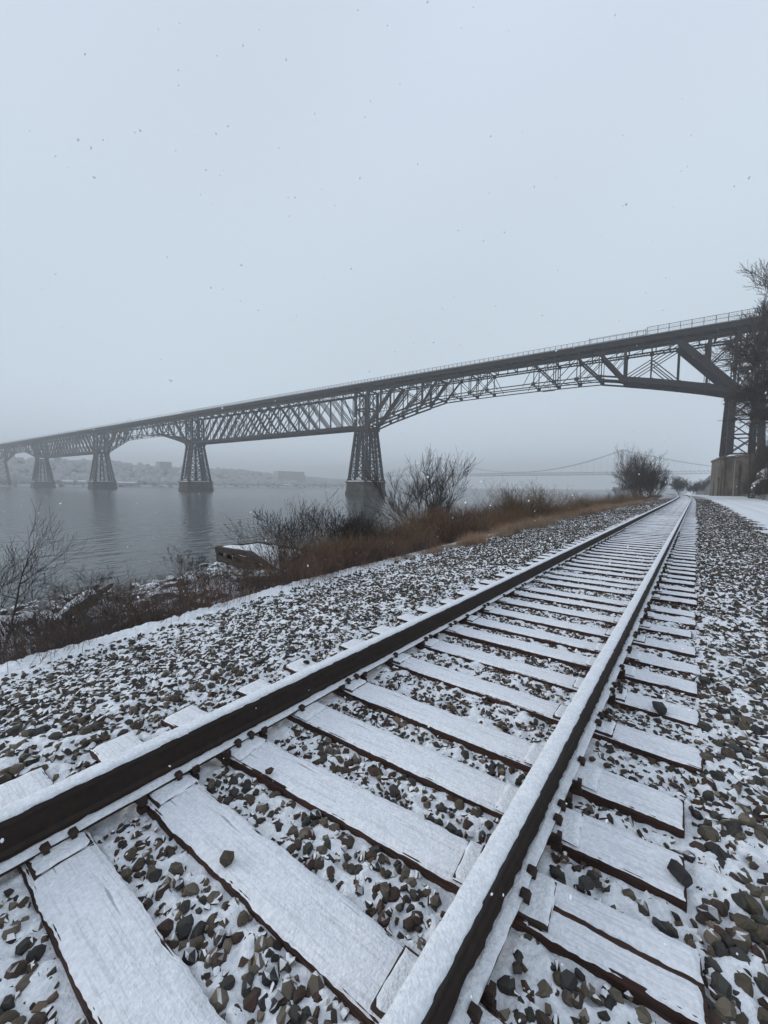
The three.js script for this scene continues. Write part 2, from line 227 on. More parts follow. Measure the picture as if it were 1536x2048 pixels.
{
  const r = rngOf(5);
  const strew = (t0, t1, cell, rad, lod, keep) => {
    for (let t = t0; t < t1; t += cell) { const a = edgeL(t) - 0.1, b = Math.min(edgeR(t) + 0.1, 2.2); for (let s = a; s < b; s += cell) {
      const x = s + (r() - 0.5) * cell * 1.1, y = t + (r() - 0.5) * cell * 1.1, k = Math.floor(r() * 24), sz = (Math.abs(x - curve(y) + 1.25) < 1.34 ? 0.78 : 1) * Math.min(y < 3 ? 0.036 : 1, rad * (0.62 + 0.75 * r() * r() + 0.25 * r())), q = x - curve(y), ry = r() * 6.283;
      const between = q > -2.6 && q < 0.08; if (r() > keep * (between ? 1.0 : q > 0 ? (y > 17 ? 0.85 : 0.86) : y > 17 ? 0.58 : 0.8) * (0.72 + 0.5 * noise2(x * 0.9, y * 0.9, 23))) continue;
      if (q < lutL(y) + 0.25 && r() < 0.5) continue;
      if (between && onSleeper(x, y, sz * 0.55)) continue;
      if (Math.abs(q + 0.487) < 0.1 || Math.abs(q + 2.0) < 0.1) continue;
      stoneSpots.push([x, ballastY(x, y) + sz * (-0.05 + 0.55 * r()), y, sz, k, ry, lod]);
    } }
  };
  strew(-0.8, 4, 0.031, 0.02, 1, 0.76); strew(-0.8, 7, 0.05, 0.031, 1, 0.8); strew(4, 7, 0.038, 0.024, 2, 0.75); strew(7, 17, 0.052, 0.032, 2, 0.95); strew(17, 34, 0.1, 0.042, 2, 0.85); strew(34, 75, 0.19, 0.06, 2, 0.85);
  // a few stones lie on the sleepers
  for (const [s, t, z] of [[-1.62, 1.16, 0.022], [-0.13, 3.09, 0.045], [0.01, 1.78, 0.04], [-1.35, 0.77, 0.028], [-2.42, 2.1, 0.03], [-0.25, 1.52, 0.028]]) stoneSpots.push([s, 0.02, t, z, Math.floor(r() * 24), r() * 6, 1]);
  const hash = new Map(), key = (a, b) => a * 4096 + b, CELL = 0.1;
  for (const o of stoneSpots) if (o[2] < 7.1) { const k = key(Math.floor(o[0] / CELL), Math.floor(o[2] / CELL)); if (!hash.has(k)) hash.set(k, []); hash.get(k).push(o); }
  nearSnow((s, t) => { let m = 0; const i = Math.floor(s / CELL), j = Math.floor(t / CELL); for (let a = -1; a <= 1; a++) for (let b = -1; b <= 1; b++) for (const o of hash.get(key(i + a, j + b)) ?? []) { const d2 = ((s - o[0]) ** 2 + (t - o[2]) ** 2) / (o[3] * o[3]); if (d2 < 5) m = Math.max(m, o[3] * (o[4] % 3 ? 0.2 : 0.45) * Math.exp(-d2 * 0.8)); } return onSleeper(s, t, 0.005) ? 0 : m; });
  const eye = camera.position, look = V(0, 0, -1).applyEuler(camera.rotation);
  camera.updateMatrixWorld(); camera.updateProjectionMatrix();
  for (const o of stoneSpots) { const p = V(o[0], o[1], -o[2]), d = p.distanceTo(eye); const c = p.clone().applyMatrix4(camera.matrixWorldInverse.copy(camera.matrixWorld).invert()); const m = 800 / -c.z, x = c.x * m, y = c.y * m; o.push(c.z < 0 && Math.abs(x) < 780 && Math.abs(y) < 1040 ? o[3] / d : 0); }
  stoneSpots.sort((a, b) => b[7] - a[7]);
  stoneSpots.slice(0, 300).forEach(([x, y, t, z, k, ry]) => { const m = mesh('stone', stoneKinds[k][0], M.vc, ballast); m.position.set(x, y, -t); m.rotation.y = ry; m.scale.setScalar(z); });
  const rest = stoneSpots.slice(300); let n = 0; for (const o of rest) n += stoneKinds[o[4]][o[6]].attributes.position.count;
  const P = new Float32Array(n * 3), N = new Float32Array(n * 3), K = new Float32Array(n * 3); let w = 0;
  for (const [x, y, t, z, k, ry, lod] of rest) { const g = stoneKinds[k][lod], p = g.attributes.position.array, m = g.attributes.normal.array, c = g.attributes.color.array, s = Math.sin(ry), q = Math.cos(ry), f = 0.8 + 0.4 * hash2(Math.round(x * 999), Math.round(t * 999), 3);
    for (let i = 0; i < p.length; i += 3, w += 3) { P[w] = x + z * (p[i] * q + p[i + 2] * s); P[w + 1] = y + z * p[i + 1]; P[w + 2] = -t + z * (-p[i] * s + p[i + 2] * q); N[w] = m[i] * q + m[i + 2] * s; N[w + 1] = m[i + 1]; N[w + 2] = -m[i] * s + m[i + 2] * q; const e = c[i] > 0.4 ? 1 : f, wm = Math.abs(x + 1.25) < 1.4 && c[i] < 0.4 ? 1.12 : 1; K[w] = c[i] * e * wm; K[w + 1] = c[i + 1] * e; K[w + 2] = c[i + 2] * e / wm; } }
  const g = new THREE.BufferGeometry(); g.setAttribute('position', new THREE.BufferAttribute(P, 3)); g.setAttribute('normal', new THREE.BufferAttribute(N, 3)); g.setAttribute('color', new THREE.BufferAttribute(K, 3));
  mesh('small_stones', g, M.vc, ballast, 'stuff'); console.log('stones', stoneSpots.length, 'tris', n / 3);
}

// ---------------------------------------------------------------- the railway track
const track = thing('railway_track', 'single railway track on wooden sleepers dusted with snow, running away past the bridge tower', 'railway track');
{
  // rails: a flat-bottomed profile swept along the track; x across (0 = centre of the head), y from the sleeper top
  const prof = [[-0.076, 0.014], [0.076, 0.014], [0.076, 0.026], [0.02, 0.042], [0.0095, 0.06], [0.0095, 0.145], [0.032, 0.158], [0.0375, 0.17], [0.0365, 0.192], [0.03, 0.2], [-0.03, 0.2], [-0.0365, 0.192], [-0.0375, 0.17], [-0.032, 0.158], [-0.0095, 0.145], [-0.0095, 0.06], [-0.02, 0.042], [-0.076, 0.026]];
  const sweep = (pr, s0, ts, closed, wob) => {
    const p = [], u = [], ix = [], n = pr.length; let L = 0; const D = pr.map((q, i) => (i ? (L += Math.hypot(q[0] - pr[i - 1][0], q[1] - pr[i - 1][1])) : 0));
    for (const t of ts) pr.forEach((q, i) => { const w = wob ? wob(i, t) : [0, 0]; p.push(s0 + curve(t) + q[0] + w[0], grade(t) + q[1] + w[1], -t); u.push(t, D[i]); });
    for (let j = 0; j + 1 < ts.length; j++) for (let i = 0; i < (closed ? n : n - 1); i++) { const k = (i + 1) % n, a = j * n + i, b = j * n + k, c = a + n, d = b + n; ix.push(a, b, d, a, d, c); }
    const g = new THREE.BufferGeometry(); g.setAttribute('position', new THREE.Float32BufferAttribute(p, 3)); g.setAttribute('uv', new THREE.Float32BufferAttribute(u, 2)); g.setIndex(ix);
    const f = g.toNonIndexed(); f.computeVertexNormals(); return closed ? f : (g.computeVertexNormals(), g);
  };
  const ts = steps(-3, 250, 0.5, 0.02), fine = steps(-3, 250, 0.035, 0.006);
  for (const [s0, sd] of [[-0.487, 1], [-2.003, 1]]) {
    const rail = mesh('rail', sweep(prof, s0, ts, true), M.rail, track);
    const seed = s0 < -1 ? 140 : 150, ln = (a, b, n) => Array.from({ length: n + 1 }, (_, i) => [lerp(a[0], b[0], i / n), lerp(a[1], b[1], i / n)]);
    // snow lying on the head, bulging at its ragged edges
    const cap = [[-0.036, 0.1905], [-0.0365, 0.1975], [-0.033, 0.205], [-0.022, 0.2085], [-0.008, 0.2095], [0.008, 0.2095], [0.022, 0.2085], [0.033, 0.205], [0.0365, 0.1975], [0.036, 0.1905]];
    mesh('snow_cap', sweep(cap, s0, fine, false, (i, t) => { const e = i < 3 ? -1 : i > 6 ? 1 : 0; return [e * 0.005 * (noise2(t * 34, i, seed) - 0.55), 0.0035 * (noise2(t * 22, i * 1.3, seed + 1) - 0.4)]; }), M.snow, rail);
    // snow on both flanges of the foot, thinning up the web
    for (const e of [-1, 1]) { const fl = [[0.033, 0.0365], [0.038, 0.0395], [0.044, 0.041], [0.05, 0.041], [0.058, 0.0385], [0.066, 0.036], [0.074, 0.032], [0.0775, 0.026]].map((q) => [q[0] * e, q[1]]);
      mesh('snow_on_foot', sweep(e > 0 ? fl.reverse() : fl, s0, fine, false, (i, t) => { const k = e > 0 ? 7 - i : i; return [e * (k > 5 ? 0.004 : k < 2 ? 0.016 : 0) * (noise2(t * 30, k * 5, seed + 4) - 0.5), (k < 1 ? 0 : 0.003) * (noise2(t * 19, k * 0.7, seed + 5 + e) - 0.5)]; }), M.snow, rail); }
  }
  // sleepers: beam with worn edges, its snow, tie plates, spikes and anchors
  const r = rngOf(12);
  const snowSlab = (s0, s1, y, n, m, w, seed, gap) => { // soft-edged sheet of snow on a board: s along, w wide, centred on 0
    const p = [], u = [], ix = []; for (let i = 0; i <= n; i++) for (let j = 0; j <= m; j++) {
      const s = lerp(s0, s1, i / n), v = j / m * 2 - 1, rag = 0.011 * (noise2(s * 7, v > 0 ? 1 : 5, seed) - 0.5) + 0.006 * (noise2(s * 60, v > 0 ? 2 : 7, seed) - 0.5), lip = j === 0 || j === m || i === 0 || i === n;
      p.push(s + (i === 0 || i === n ? 0.008 * (noise2(v * 7, i, seed + 3) - 0.5) : 0), lip ? y - 0.003 : y + 0.008 + 0.006 * (noise2(s * 6, v * 2, seed + 5) - 0.4) + 0.0025 * (noise2(s * 40, v * 9, seed + 6) - 0.5), v * (w / 2 - (lip ? 0 : 0.002) - (Math.abs(v) > 0.7 ? rag : 0))); u.push(s, v * w / 2); }
    for (let i = 0; i < n; i++) for (let j = 0; j < m; j++) { const a = i * (m + 1) + j, b = a + 1, c = a + m + 1, d = c + 1; ix.push(a, b, d, a, d, c); }
    const g = new THREE.BufferGeometry(); g.setAttribute('position', new THREE.Float32BufferAttribute(p, 3)); g.setAttribute('uv', new THREE.Float32BufferAttribute(u, 2)); g.setIndex(ix); g.computeVertexNormals(); return g;
  };
  const streak = texture(512, (u, v) => { const k = 0.945 + 0.16 * (tfbm(u * 4.9, v, 50, 600, 3) - 0.35) - 0.06 * smooth(0.55, 0.75, tfbm(u * 0.2, v, 90, 640, 2)), g = tfbm(u * 0.25, v, 44, 610, 3), d = smooth(0.69, 0.78, g) * smooth(0.56, 0.72, tfbm(u, v, 8, 620, 3)) * 0.4; return [lerp(k * 0.985, 0.42, d), lerp(k * 0.99, 0.41, d), lerp(k, 0.42, d)]; }, true);
  M.sleeperSnow = std({ color: C(0.87, 0.88, 0.90), map: rep(streak, 0.45, 2.2), roughness: 0.9, bumpMap: rep(grainBump, 2.5), bumpScale: 0.005 });
  const bevel = (w, h, d, b) => { const m = new MB(), q = (x, y, z) => V(x, y, z), X = w / 2, Z = d / 2; // board with chamfered long top edges
    const pf = [[-Z, -h], [-Z, -b], [-Z + b, 0], [Z - b, 0], [Z, -b], [Z, -h]]; for (let i = 0; i < pf.length; i++) { const a = pf[i], c = pf[(i + 1) % pf.length]; m.quad(q(-X, a[1], a[0]), q(-X, c[1], c[0]), q(X, c[1], c[0]), q(X, a[1], a[0])); }
    for (const e of [-1, 1]) { const L = pf.map((a) => q(e * X, a[1], a[0])); for (let i = 1; i + 1 < L.length; i++) e > 0 ? m.tri(L[0], L[i + 1], L[i]) : m.tri(L[0], L[i], L[i + 1]); } return m.geo(); };
  const beams = Array.from({ length: 6 }, (_, k) => { const g = bevel(2.56 + 0.02 * k, 0.18, SW, 0.012), p = g.attributes.position; for (let i = 0; i < p.count; i++) { const x = p.getX(i); p.setY(i, p.getY(i)); } return g; });
  const slabs = Array.from({ length: 6 }, (_, k) => snowSlab(-1.277 - 0.01 * k, 1.277 + 0.01 * k, 0, 150, 8, SW - 0.006, 700 + k * 13)), rough = Array.from({ length: 4 }, (_, k) => snowSlab(-1.275, 1.275, 0, 24, 3, SW - 0.01, 800 + k * 13));
  const plate = bevel(0.33, 0.012, 0.185, 0.004), plateSnow = Array.from({ length: 4 }, (_, k) => snowSlab(-0.164 - 0.003 * k, 0.164 + 0.003 * k, 0, 24, 8, 0.184 + 0.003 * k, 870 + k * 7));
  const spike = (() => { const m = new MB(); m.box(0, 0.012, 0, 0.018, 0.03, 0.018); const g = m.geo(), h = new THREE.CylinderGeometry(0.015, 0.023, 0.016, 4); h.rotateY(Math.PI / 4); h.scale(1.15, 1, 1); h.translate(-0.006, 0.033, 0); const hg = h.toNonIndexed(); hg.deleteAttribute('uv'); g.deleteAttribute('uv'); return mergeGeometries([g, hg]); })();
  const anchor = (() => { const m = new MB(); m.box(0, 0.012, 0, 0.05, 0.03, 0.02).box(0.028, 0.026, 0, 0.018, 0.034, 0.03).box(0.02, -0.012, 0.004, 0.04, 0.024, 0.028); return m.geo(); })();
  sleeperSpots.forEach(([a, b], i) => {
    const far = b > 26, g = new THREE.Group(), tm = (a + b) / 2, jitter = (r() - 0.5) * 0.05 + (i === 8 ? 0.02 : 0), nearest = i === 5; g.name = 'sleeper';
    const s0 = -1.245 + curve(tm) + jitter + (hash2(i, 4, 4) > 0.93 ? 0.06 : 0), slope = Math.atan2(b - a, 1.99);
    const sl = mesh('sleeper', beams[i % 6], M.sleeper, track); sl.position.set(s0, grade(tm) - 0.002 - 0.008 * r(), -(lerp(a, b, (s0 - curve(tm) + 1.96) / 1.99) + SW / 2)); sl.rotation.y = slope;
    if (nearest) { // its right end is split along the grain: two slabs of snow with the dark crack between them
      const w = 0.205, left = mesh('snow_cover', snowSlab(-1.325, 0.86, 0, 110, 8, w, 941), M.sleeperSnow, sl);
      const f = mesh('snow_cover', snowSlab(0.85, 1.325, 0, 40, 5, 0.106, 951), M.sleeperSnow, sl); f.position.set(0, -0.002, 0.054); const e = mesh('snow_cover', snowSlab(0.85, 1.327, 0, 40, 5, 0.096, 961), M.sleeperSnow, sl); e.position.set(0, 0.003, -0.06);
    } else mesh('snow_cover', far ? rough[i % 4] : slabs[i % 6], M.sleeperSnow, sl);
    if (b > 16) return;
    for (const [rs, k] of [[-0.487, 0], [-2.003, 1]]) {
      const pl = mesh('tie_plate', plate, M.iron, sl); pl.position.set(rs + curve(tm) - s0, 0.0135, (r() - 0.5) * 0.012); mesh('snow_cover', plateSnow[(i + k) % 4], M.snow, sl).position.set(pl.position.x, 0.0137, pl.position.z);
      for (const [e, z] of [[1, 0.045], [1, -0.05], [-1, 0.05], [-1, -0.04]]) { if (r() < 0.12) continue; const sp = mesh('spike', spike, M.iron, sl); sp.position.set(pl.position.x + e * 0.089, 0.014 + 0.006 * r(), z + (r() - 0.5) * 0.02); sp.rotation.y = e > 0 ? 0 : Math.PI; }
      if (r() < 0.25) { const sp = mesh('spike', spike, M.iron, sl); sp.position.set(pl.position.x + 0.13, 0.016, (r() - 0.5) * 0.1); }
      if (r() < 0.8) for (const z of [SW / 2 + 0.016, -SW / 2 - 0.016]) { if (r() < 0.35) continue; const an = mesh('rail_anchor', anchor, M.iron, sl); an.position.set(pl.position.x + (k ? 0.075 : 0.075), 0.006, z); }
    }
  });
}

// ---------------------------------------------------------------- the railway bridge
// its own axes: u along the bridge (towards the near shore), y up, v across (towards the camera); u = 0 at the pier in the middle of the picture
const SPAN = 158.9;
const bridge = thing('truss_bridge', 'long dark steel cantilever truss bridge on stone piers crossing the misty river', 'bridge', [-140.2, 0, -163.8]);
bridge.rotation.y = 0.0783;
{
  const TOP = 50.8, LOW = 32.6, HIGH = 42.4, HV = 4.5;               // chord heights; half the distance between the two trusses
  const bar = (name, parent, a, b, w, h = w, mat = M.steel) => { const m = new MB(); m.bar(V(...a), V(...b), w, h, V(0, 0, 1)); return mesh(name, m.geo(), mat, parent); };
  const group = (name) => { const g = new THREE.Group(); g.name = name; bridge.add(g); return g; };
  // a member drawn in both truss planes; two: a pair of parallel flats in each plane; laced: two flats with a zigzag
  const member = (name, parent, u0, y0, u1, y1, w, two = 0, depth = w) => { for (const v of [HV, -HV]) { const L = Math.hypot(u1 - u0, y1 - y0), nx = -(y1 - y0) / L, ny = (u1 - u0) / L; if (!two) bar(name, parent, [u0, y0, v], [u1, y1, v], w, depth); else { const m = new MB(); for (const e of [-1, 1]) m.bar(V(u0 + nx * e * two / 2, y0 + ny * e * two / 2, v), V(u1 + nx * e * two / 2, y1 + ny * e * two / 2, v), w, depth, V(0, 0, 1)); mesh(name, m.geo(), M.steel, parent); } } };
  const cross = (parent, u, y0, y1, w = 0.35) => { for (const y of [y0, y1]) bar('strut', parent, [u, y, -HV], [u, y, HV], w); };
  const sway = (parent, u, y0, y1, w = 0.2) => { const m = new MB(); m.bar(V(u, y0, -HV), V(u, y1, HV), w, w).bar(V(u, y1, -HV), V(u, y0, HV), w, w); mesh('sway_brace', m.geo(), M.steel, parent); };

  // cantilever span between the piers at a and b (a < b): arched lower chord
  const cantilever = (a, b) => {
    const g = group('cantilever_span'), p = (b - 4.5 - (a + 4.5)) / 18.35, low = [LOW, 35.0, 37.0, 38.9, 40.6, 42.2, 42.4, 42.5, 42.6];
    for (const e of [1, -1]) {
      const o = e > 0 ? a + 4.2 : b - 4.2, U = (k) => o + e * k * p, strong = e < 0 ? 1 : 0.82;
      for (let k = 0; k < 9; k++) { const w = k < 4 ? 1.15 * strong : k < 5 ? 0.7 : 0.35, y1 = low[Math.min(8, k + 1)], u1 = k === 8 ? (a + b) / 2 : U(k + 1);
        if (k < 4) { if (e < 0) member('lower_chord', g, U(k), low[k], u1, y1, 1.9, 0, 0.9); else member('lower_chord', g, U(k), low[k], u1, y1, 0.62, 1.7, 0.8); } else member('lower_chord', g, U(k), low[k], u1, y1, w * 0.8, 1.3, 0.6);
        member('upper_chord', g, U(k), TOP, u1, TOP, 0.42, 0.9, 0.6);
        const lace = new MB(); for (let q = 0; q < 4; q++) for (const v of [HV, -HV]) lace.bar(V(lerp(U(k), u1, q / 4), TOP - 0.45, v), V(lerp(U(k), u1, (q + 0.5) / 4), TOP + 0.45, v), 0.12).bar(V(lerp(U(k), u1, (q + 0.5) / 4), TOP + 0.45, v), V(lerp(U(k), u1, (q + 1) / 4), TOP - 0.45, v), 0.12); mesh('lacing', lace.geo(), M.steel, g, 'stuff');
        if (k > 0) cross(g, U(k), low[k], TOP, k === 5 || k === 2 ? 0.6 : 0.35);
      }
      { const gp = new MB(); for (let k = 1; k < 9; k++) for (const v of [HV + 0.5, -HV - 0.5]) gp.box(U(k), low[k] + 0.35, v, 1.5, 1.3, 0.12).box(U(k), TOP - 0.3, v, 1.3, 1.2, 0.12); mesh('gusset_plates', gp.geo(), M.steel, g, 'stuff'); }
      // the big compression diagonal out of the pier, and the lesser ones beyond
      member('diagonal', g, U(2), TOP, U(0), low[0] + 0.3, 2.0 * strong, 0, 1); member('diagonal', g, U(5), TOP, U(4), low[4], 1.0, 0, 0.8); member('diagonal', g, U(6), TOP, U(5), low[5], 0.65, 0, 0.6);
      if (e > 0) { member('diagonal', g, U(2) + 0.4, TOP, U(0) + 2.6, low[0] + 1.2, 0.55, 0, 0.5); member('diagonal', g, U(3.4), TOP, U(1.5), low[1] + 0.9, 0.4, 0.9, 0.4); member('diagonal', g, U(4.6), TOP, U(2.9), low[3], 0.4, 0.9, 0.4); }
      member('eyebar', g, U(2), TOP - 0.3, U(4), low[4] + 0.4, 0.26, 0.95, 0.3); member('eyebar', g, U(0), TOP, U(1), (TOP + low[0]) / 2 + 0.3, 0.22, 0.6, 0.25); member('eyebar', g, U(5), TOP - 0.2, U(6), low[6], 0.22, 0.7, 0.25);
      member('eyebar', g, U(3), (TOP + low[4]) / 2, U(2), low[2] + 0.5, 0.28, 0.9, 0.3); member('eyebar', g, U(4), TOP - 0.3, U(4.5), (TOP + low[4]) / 2, 0.2, 0.6, 0.2);
      member('eyebar', g, U(6), TOP, U(7), low[7], 0.24, 0, 0.25); member('eyebar', g, U(7), low[7], U(8), TOP, 0.3, 0.7, 0.3); member('eyebar', g, U(8), TOP, U(8) + e * p * 0.55, low[8], 0.2, 0, 0.2); member('eyebar', g, U(7), TOP, U(8), low[8], 0.2, 0, 0.2);
      member('strut', g, U(0), (TOP + low[0]) / 2 + 0.6, U(1), (TOP + low[0]) / 2 + 0.2, 0.25, 1.5, 0.25);
      member('post', g, U(1), TOP, U(1), 42.2, 0.95 * strong, 0, 0.7); member('post', g, U(1), 42.2, U(1), low[1], 0.18, 0.6, 0.2); member('post', g, U(2), TOP, U(2), low[2], 0.42, 0, 0.4); member('post', g, U(3), TOP, U(3), low[3], 0.42, 0, 0.4);
      member('post', g, U(4), TOP, U(4), low[4], 0.85, 0, 0.7); member('post', g, U(5), TOP, U(5), low[5], 0.22, 0.8, 0.3); member('post', g, U(6), TOP, U(6), low[6], 0.3, 0, 0.3); member('post', g, U(7), TOP, U(7), low[7], 0.3, 0.8, 0.3); member('post', g, U(8), TOP, U(8), low[8], 0.3, 0, 0.3);
      sway(g, U(4), TOP, low[4], 0.2); sway(g, U(1), TOP, low[1], 0.2);
      const lat = new MB(); for (let k = 0; k < 8; k++) lat.bar(V(U(k), low[k], -HV), V(U(k + 1), low[Math.min(8, k + 1)], HV), 0.16).bar(V(U(k), TOP, HV), V(U(k + 1), TOP, -HV), 0.16); mesh('lateral_brace', lat.geo(), M.steel, g);
    }
  };
  // fixed span: parallel chords and a double lattice of diagonals
  const fixed = (a, b) => {
    const g = group('fixed_span'), n = 18, o = a + 4.2, p = (b - a - 8.4) / n, U = (k) => o + p * k;
    for (const [y, w, d, nm] of [[LOW, 1.7, 0.9, 'lower_chord'], [TOP, 1.1, 0.9, 'upper_chord']]) member(nm, g, U(0), y, U(n), y, w, 0, d);
    for (let k = 0; k <= n; k++) { if (k && k < n) member('post', g, U(k), LOW, U(k), TOP, 0.34, 0, 0.34); if (k % 2 === 0) { cross(g, U(k), LOW, TOP, 0.3); sway(g, U(k), LOW + 6, TOP, 0.14); } }
    for (let k = 0; k + 2 <= n; k++) { const c = k + 1 - n / 2, m = Math.min(1, Math.abs(c) / 7), heavy = 0.5 + 0.42 * m;
      if (c <= 1) member('diagonal', g, U(k), LOW, U(k + 2), TOP, c < -1 ? 0.34 : 0.24, c < -1 ? 0.95 * heavy : 0.7, 0.5); if (c >= -1) member('diagonal', g, U(k), TOP, U(k + 2), LOW, c > 1 ? 0.34 : 0.24, c > 1 ? 0.95 * heavy : 0.7, 0.5);
      if (c < 0 && c > -6) member('counter', g, U(k), TOP, U(k + 2), LOW, 0.2, 0.5, 0.2); if (c > 0 && c < 6) member('counter', g, U(k), LOW, U(k + 2), TOP, 0.2, 0.5, 0.2); }
    for (const [k, e] of [[0, 1], [n, -1]]) member('diagonal', g, U(k), LOW, U(k + e), TOP, 0.4, 0, 0.4);
    const lat = new MB(); for (let k = 0; k < n; k++) lat.bar(V(U(k), LOW, k % 2 ? HV : -HV), V(U(k + 1), LOW, k % 2 ? -HV : HV), 0.2); mesh('lateral_brace', lat.geo(), M.steel, g);
    const w = new MB(); w.box((a + b) / 2 + 4, LOW - 1.6, 1, 7, 0.25, 1.2).bar(V((a + b) / 2 + 1, LOW - 1.5, 1), V((a + b) / 2 + 1, LOW, 1), 0.1).bar(V((a + b) / 2 + 7, LOW - 1.5, 1), V((a + b) / 2 + 7, LOW, 1), 0.1); mesh('work_cradle', w.geo(), M.steel, g);
  };
  cantilever(0, 153.5); fixed(-SPAN, 0); cantilever(-2 * SPAN, -SPAN); fixed(-3 * SPAN, -2 * SPAN); cantilever(-4 * SPAN, -3 * SPAN);
  // hanging ladders with little work platforms under the middle of the near span
  for (const u of [52, 92]) { const g = group('work_platform'); const f = new MB(); f.box(u, HIGH - 2.6, 4, 4.4, 0.2, 1.4, 0.0).bar(V(u - 2.2, HIGH - 1.5, 4.6), V(u + 2.2, HIGH - 1.5, 4.6), 0.1); mesh('floor', f.geo(), M.steel, g); const l = new MB(); for (const e of [-0.35, 0.35]) l.bar(V(u + e - 1.2, TOP - 1, 5), V(u + e + 0.6, HIGH - 2.4, 5), 0.1); for (let k = 0; k < 9; k++) { const q = k / 9; l.bar(V(u - 1.55 + 1.8 * q, lerp(TOP - 1, HIGH - 2.4, q), 5), V(u - 0.85 + 1.8 * q, lerp(TOP - 1, HIGH - 2.4, q), 5), 0.07); } mesh('ladder', l.geo(), M.steel, g); }

  // deck: floor beams, girders along both sides, walkway slab
  const U0 = -4.4 * SPAN, U1 = 240, deck = group('deck');
  const slab = new MB(); slab.box((U0 + U1) / 2, 54.75, 0, U1 - U0, 0.35, 9.6); mesh('walkway_slab', slab.geo(), std({ color: C(0.16, 0.165, 0.16), roughness: 0.9 }), deck);
  for (const v of [-4.3, -1.5, 1.5, 4.3]) { const m = new MB(); m.box((U0 + U1) / 2, 53.75, v, U1 - U0, 1.55, 0.3).box((U0 + U1) / 2, 52.95, v, U1 - U0, 0.22, 0.6).box((U0 + U1) / 2, 54.5, v, U1 - U0, 0.14, 0.6); mesh('girder', m.geo(), M.steel, deck); }
  const fb = new MB(); for (let u = U0; u < U1; u += 4.13) fb.box(u, 53.6, 0, 0.3, 1.0, 8.4); mesh('floor_beams', fb.geo(), M.steel, deck, 'stuff');
  const stiff = new MB(); for (let u = U0; u < U1; u += 2.06) stiff.box(u, 53.75, 4.5, 0.14, 1.3, 0.1); mesh('stiffeners', stiff.geo(), M.steel, deck, 'stuff');
  const cols = new MB(); for (let u = U0; u < U1; u += 4.13) for (const v of [4.3, -4.3]) cols.box(u, 51.9, v, 0.34, 2.2, 0.34); for (let u = U0; u < U1; u += 8.26) cols.bar(V(u, 51, 4.3), V(u, 52.9, -4.3), 0.16).bar(V(u, 51, -4.3), V(u, 52.9, 4.3), 0.16).bar(V(u, 51, 4.3), V(u, 51, -4.3), 0.25).bar(V(u, 51, 4.3), V(u + 4.13, 52.8, 4.3), 0.14).bar(V(u + 8.26, 51, 4.3), V(u + 4.13, 52.8, 4.3), 0.14); mesh('deck_columns', cols.geo(), M.steel, deck, 'stuff');
  // walkway railings: posts, two rails, thin pickets; a taller mesh fence over the near shore
  const galv = std({ color: C(0.09, 0.10, 0.10), roughness: 0.7, metalness: 0.2 });
  for (const v of [4.7, -4.7]) { const g = group('railing'), m = new MB(), q = new MB(), w = new MB(); let c = 0;
    for (let u = U0; u < 124; u += 2.05) { m.box(u, 55.65, v, 0.14, 1.5, 0.14); if (u > -170) for (let k = 1; k < 10; k++) w.box(u + k * 0.205, 55.65, v, 0.022, 1.2, 0.022); }
    for (const y of [56.4, 55.05]) q.box((U0 + 124) / 2, y, v, 124 - U0, 0.1, 0.1); mesh('handrail', q.geo(), galv, g); mesh('posts', m.geo(), M.steel, g, 'stuff'); mesh('pickets', w.geo(), galv, g, 'stuff');
    const f = group('tall_fence'); for (let u = 124; u < U1; u += 3.1) { const z = new MB(); z.box(u, 56.1, v, 0.16, 2.7, 0.16); mesh('post', z.geo(), M.steel, f); } const h = new MB(); for (const y of [57.4, 56.1]) h.box((124 + U1) / 2, y, v, U1 - 124, 0.14, 0.1); mesh('rail', h.geo(), galv, f);
    const nt = new MB(); for (let u = 124; u < 175; u += 0.42) nt.box(u, 56.2, v, 0.03, 2.4, 0.02); for (let y = 55.2; y < 57.3; y += 0.42) nt.box(150, y, v, 52, 0.03, 0.02); mesh('fence_mesh', nt.geo(), galv, f, 'stuff'); }
  { const g = group('notice_board'); for (const u of [119.5, 121.2]) bar('panel', g, [u, 55.2, 5.3], [u, 56.7, 5.3], 0.12, 0.9); bar('raised_rail', g, [106, 56.7, 4.7], [123.6, 56.7, 4.7], 0.12); for (const u of [106, 123.6]) bar('post', g, [u, 55, 4.7], [u, 57, 5.2], 0.16); }

  // towers: four battered legs, laced, with inner legs and cross braces, standing on masonry piers
  const tower = (u, y0, y1, spread, su, sv, name, inner = true, n = 5) => {
    const g = group(name), T = (eu, ev, y) => { const k = (y1 - y) / (y1 - y0); return [u + eu * (su + k * spread[0]), y, ev * (sv + k * spread[1])]; };
    for (const eu of [-1, 1]) for (const ev of [-1, 1]) bar('leg', g, T(eu, ev, y0), T(eu, ev, y1), 1.15, 1.15);
    if (inner) for (const eu of [-1, 1]) for (const ev of [-0.42, 0.42]) bar('leg', g, T(eu, ev, y0), T(eu, ev, y1), 0.95, 0.95);
    if (inner) for (const ev of [-1, 1]) bar('leg', g, T(0, ev, y0), T(0, ev, y1), 0.8, 0.8);
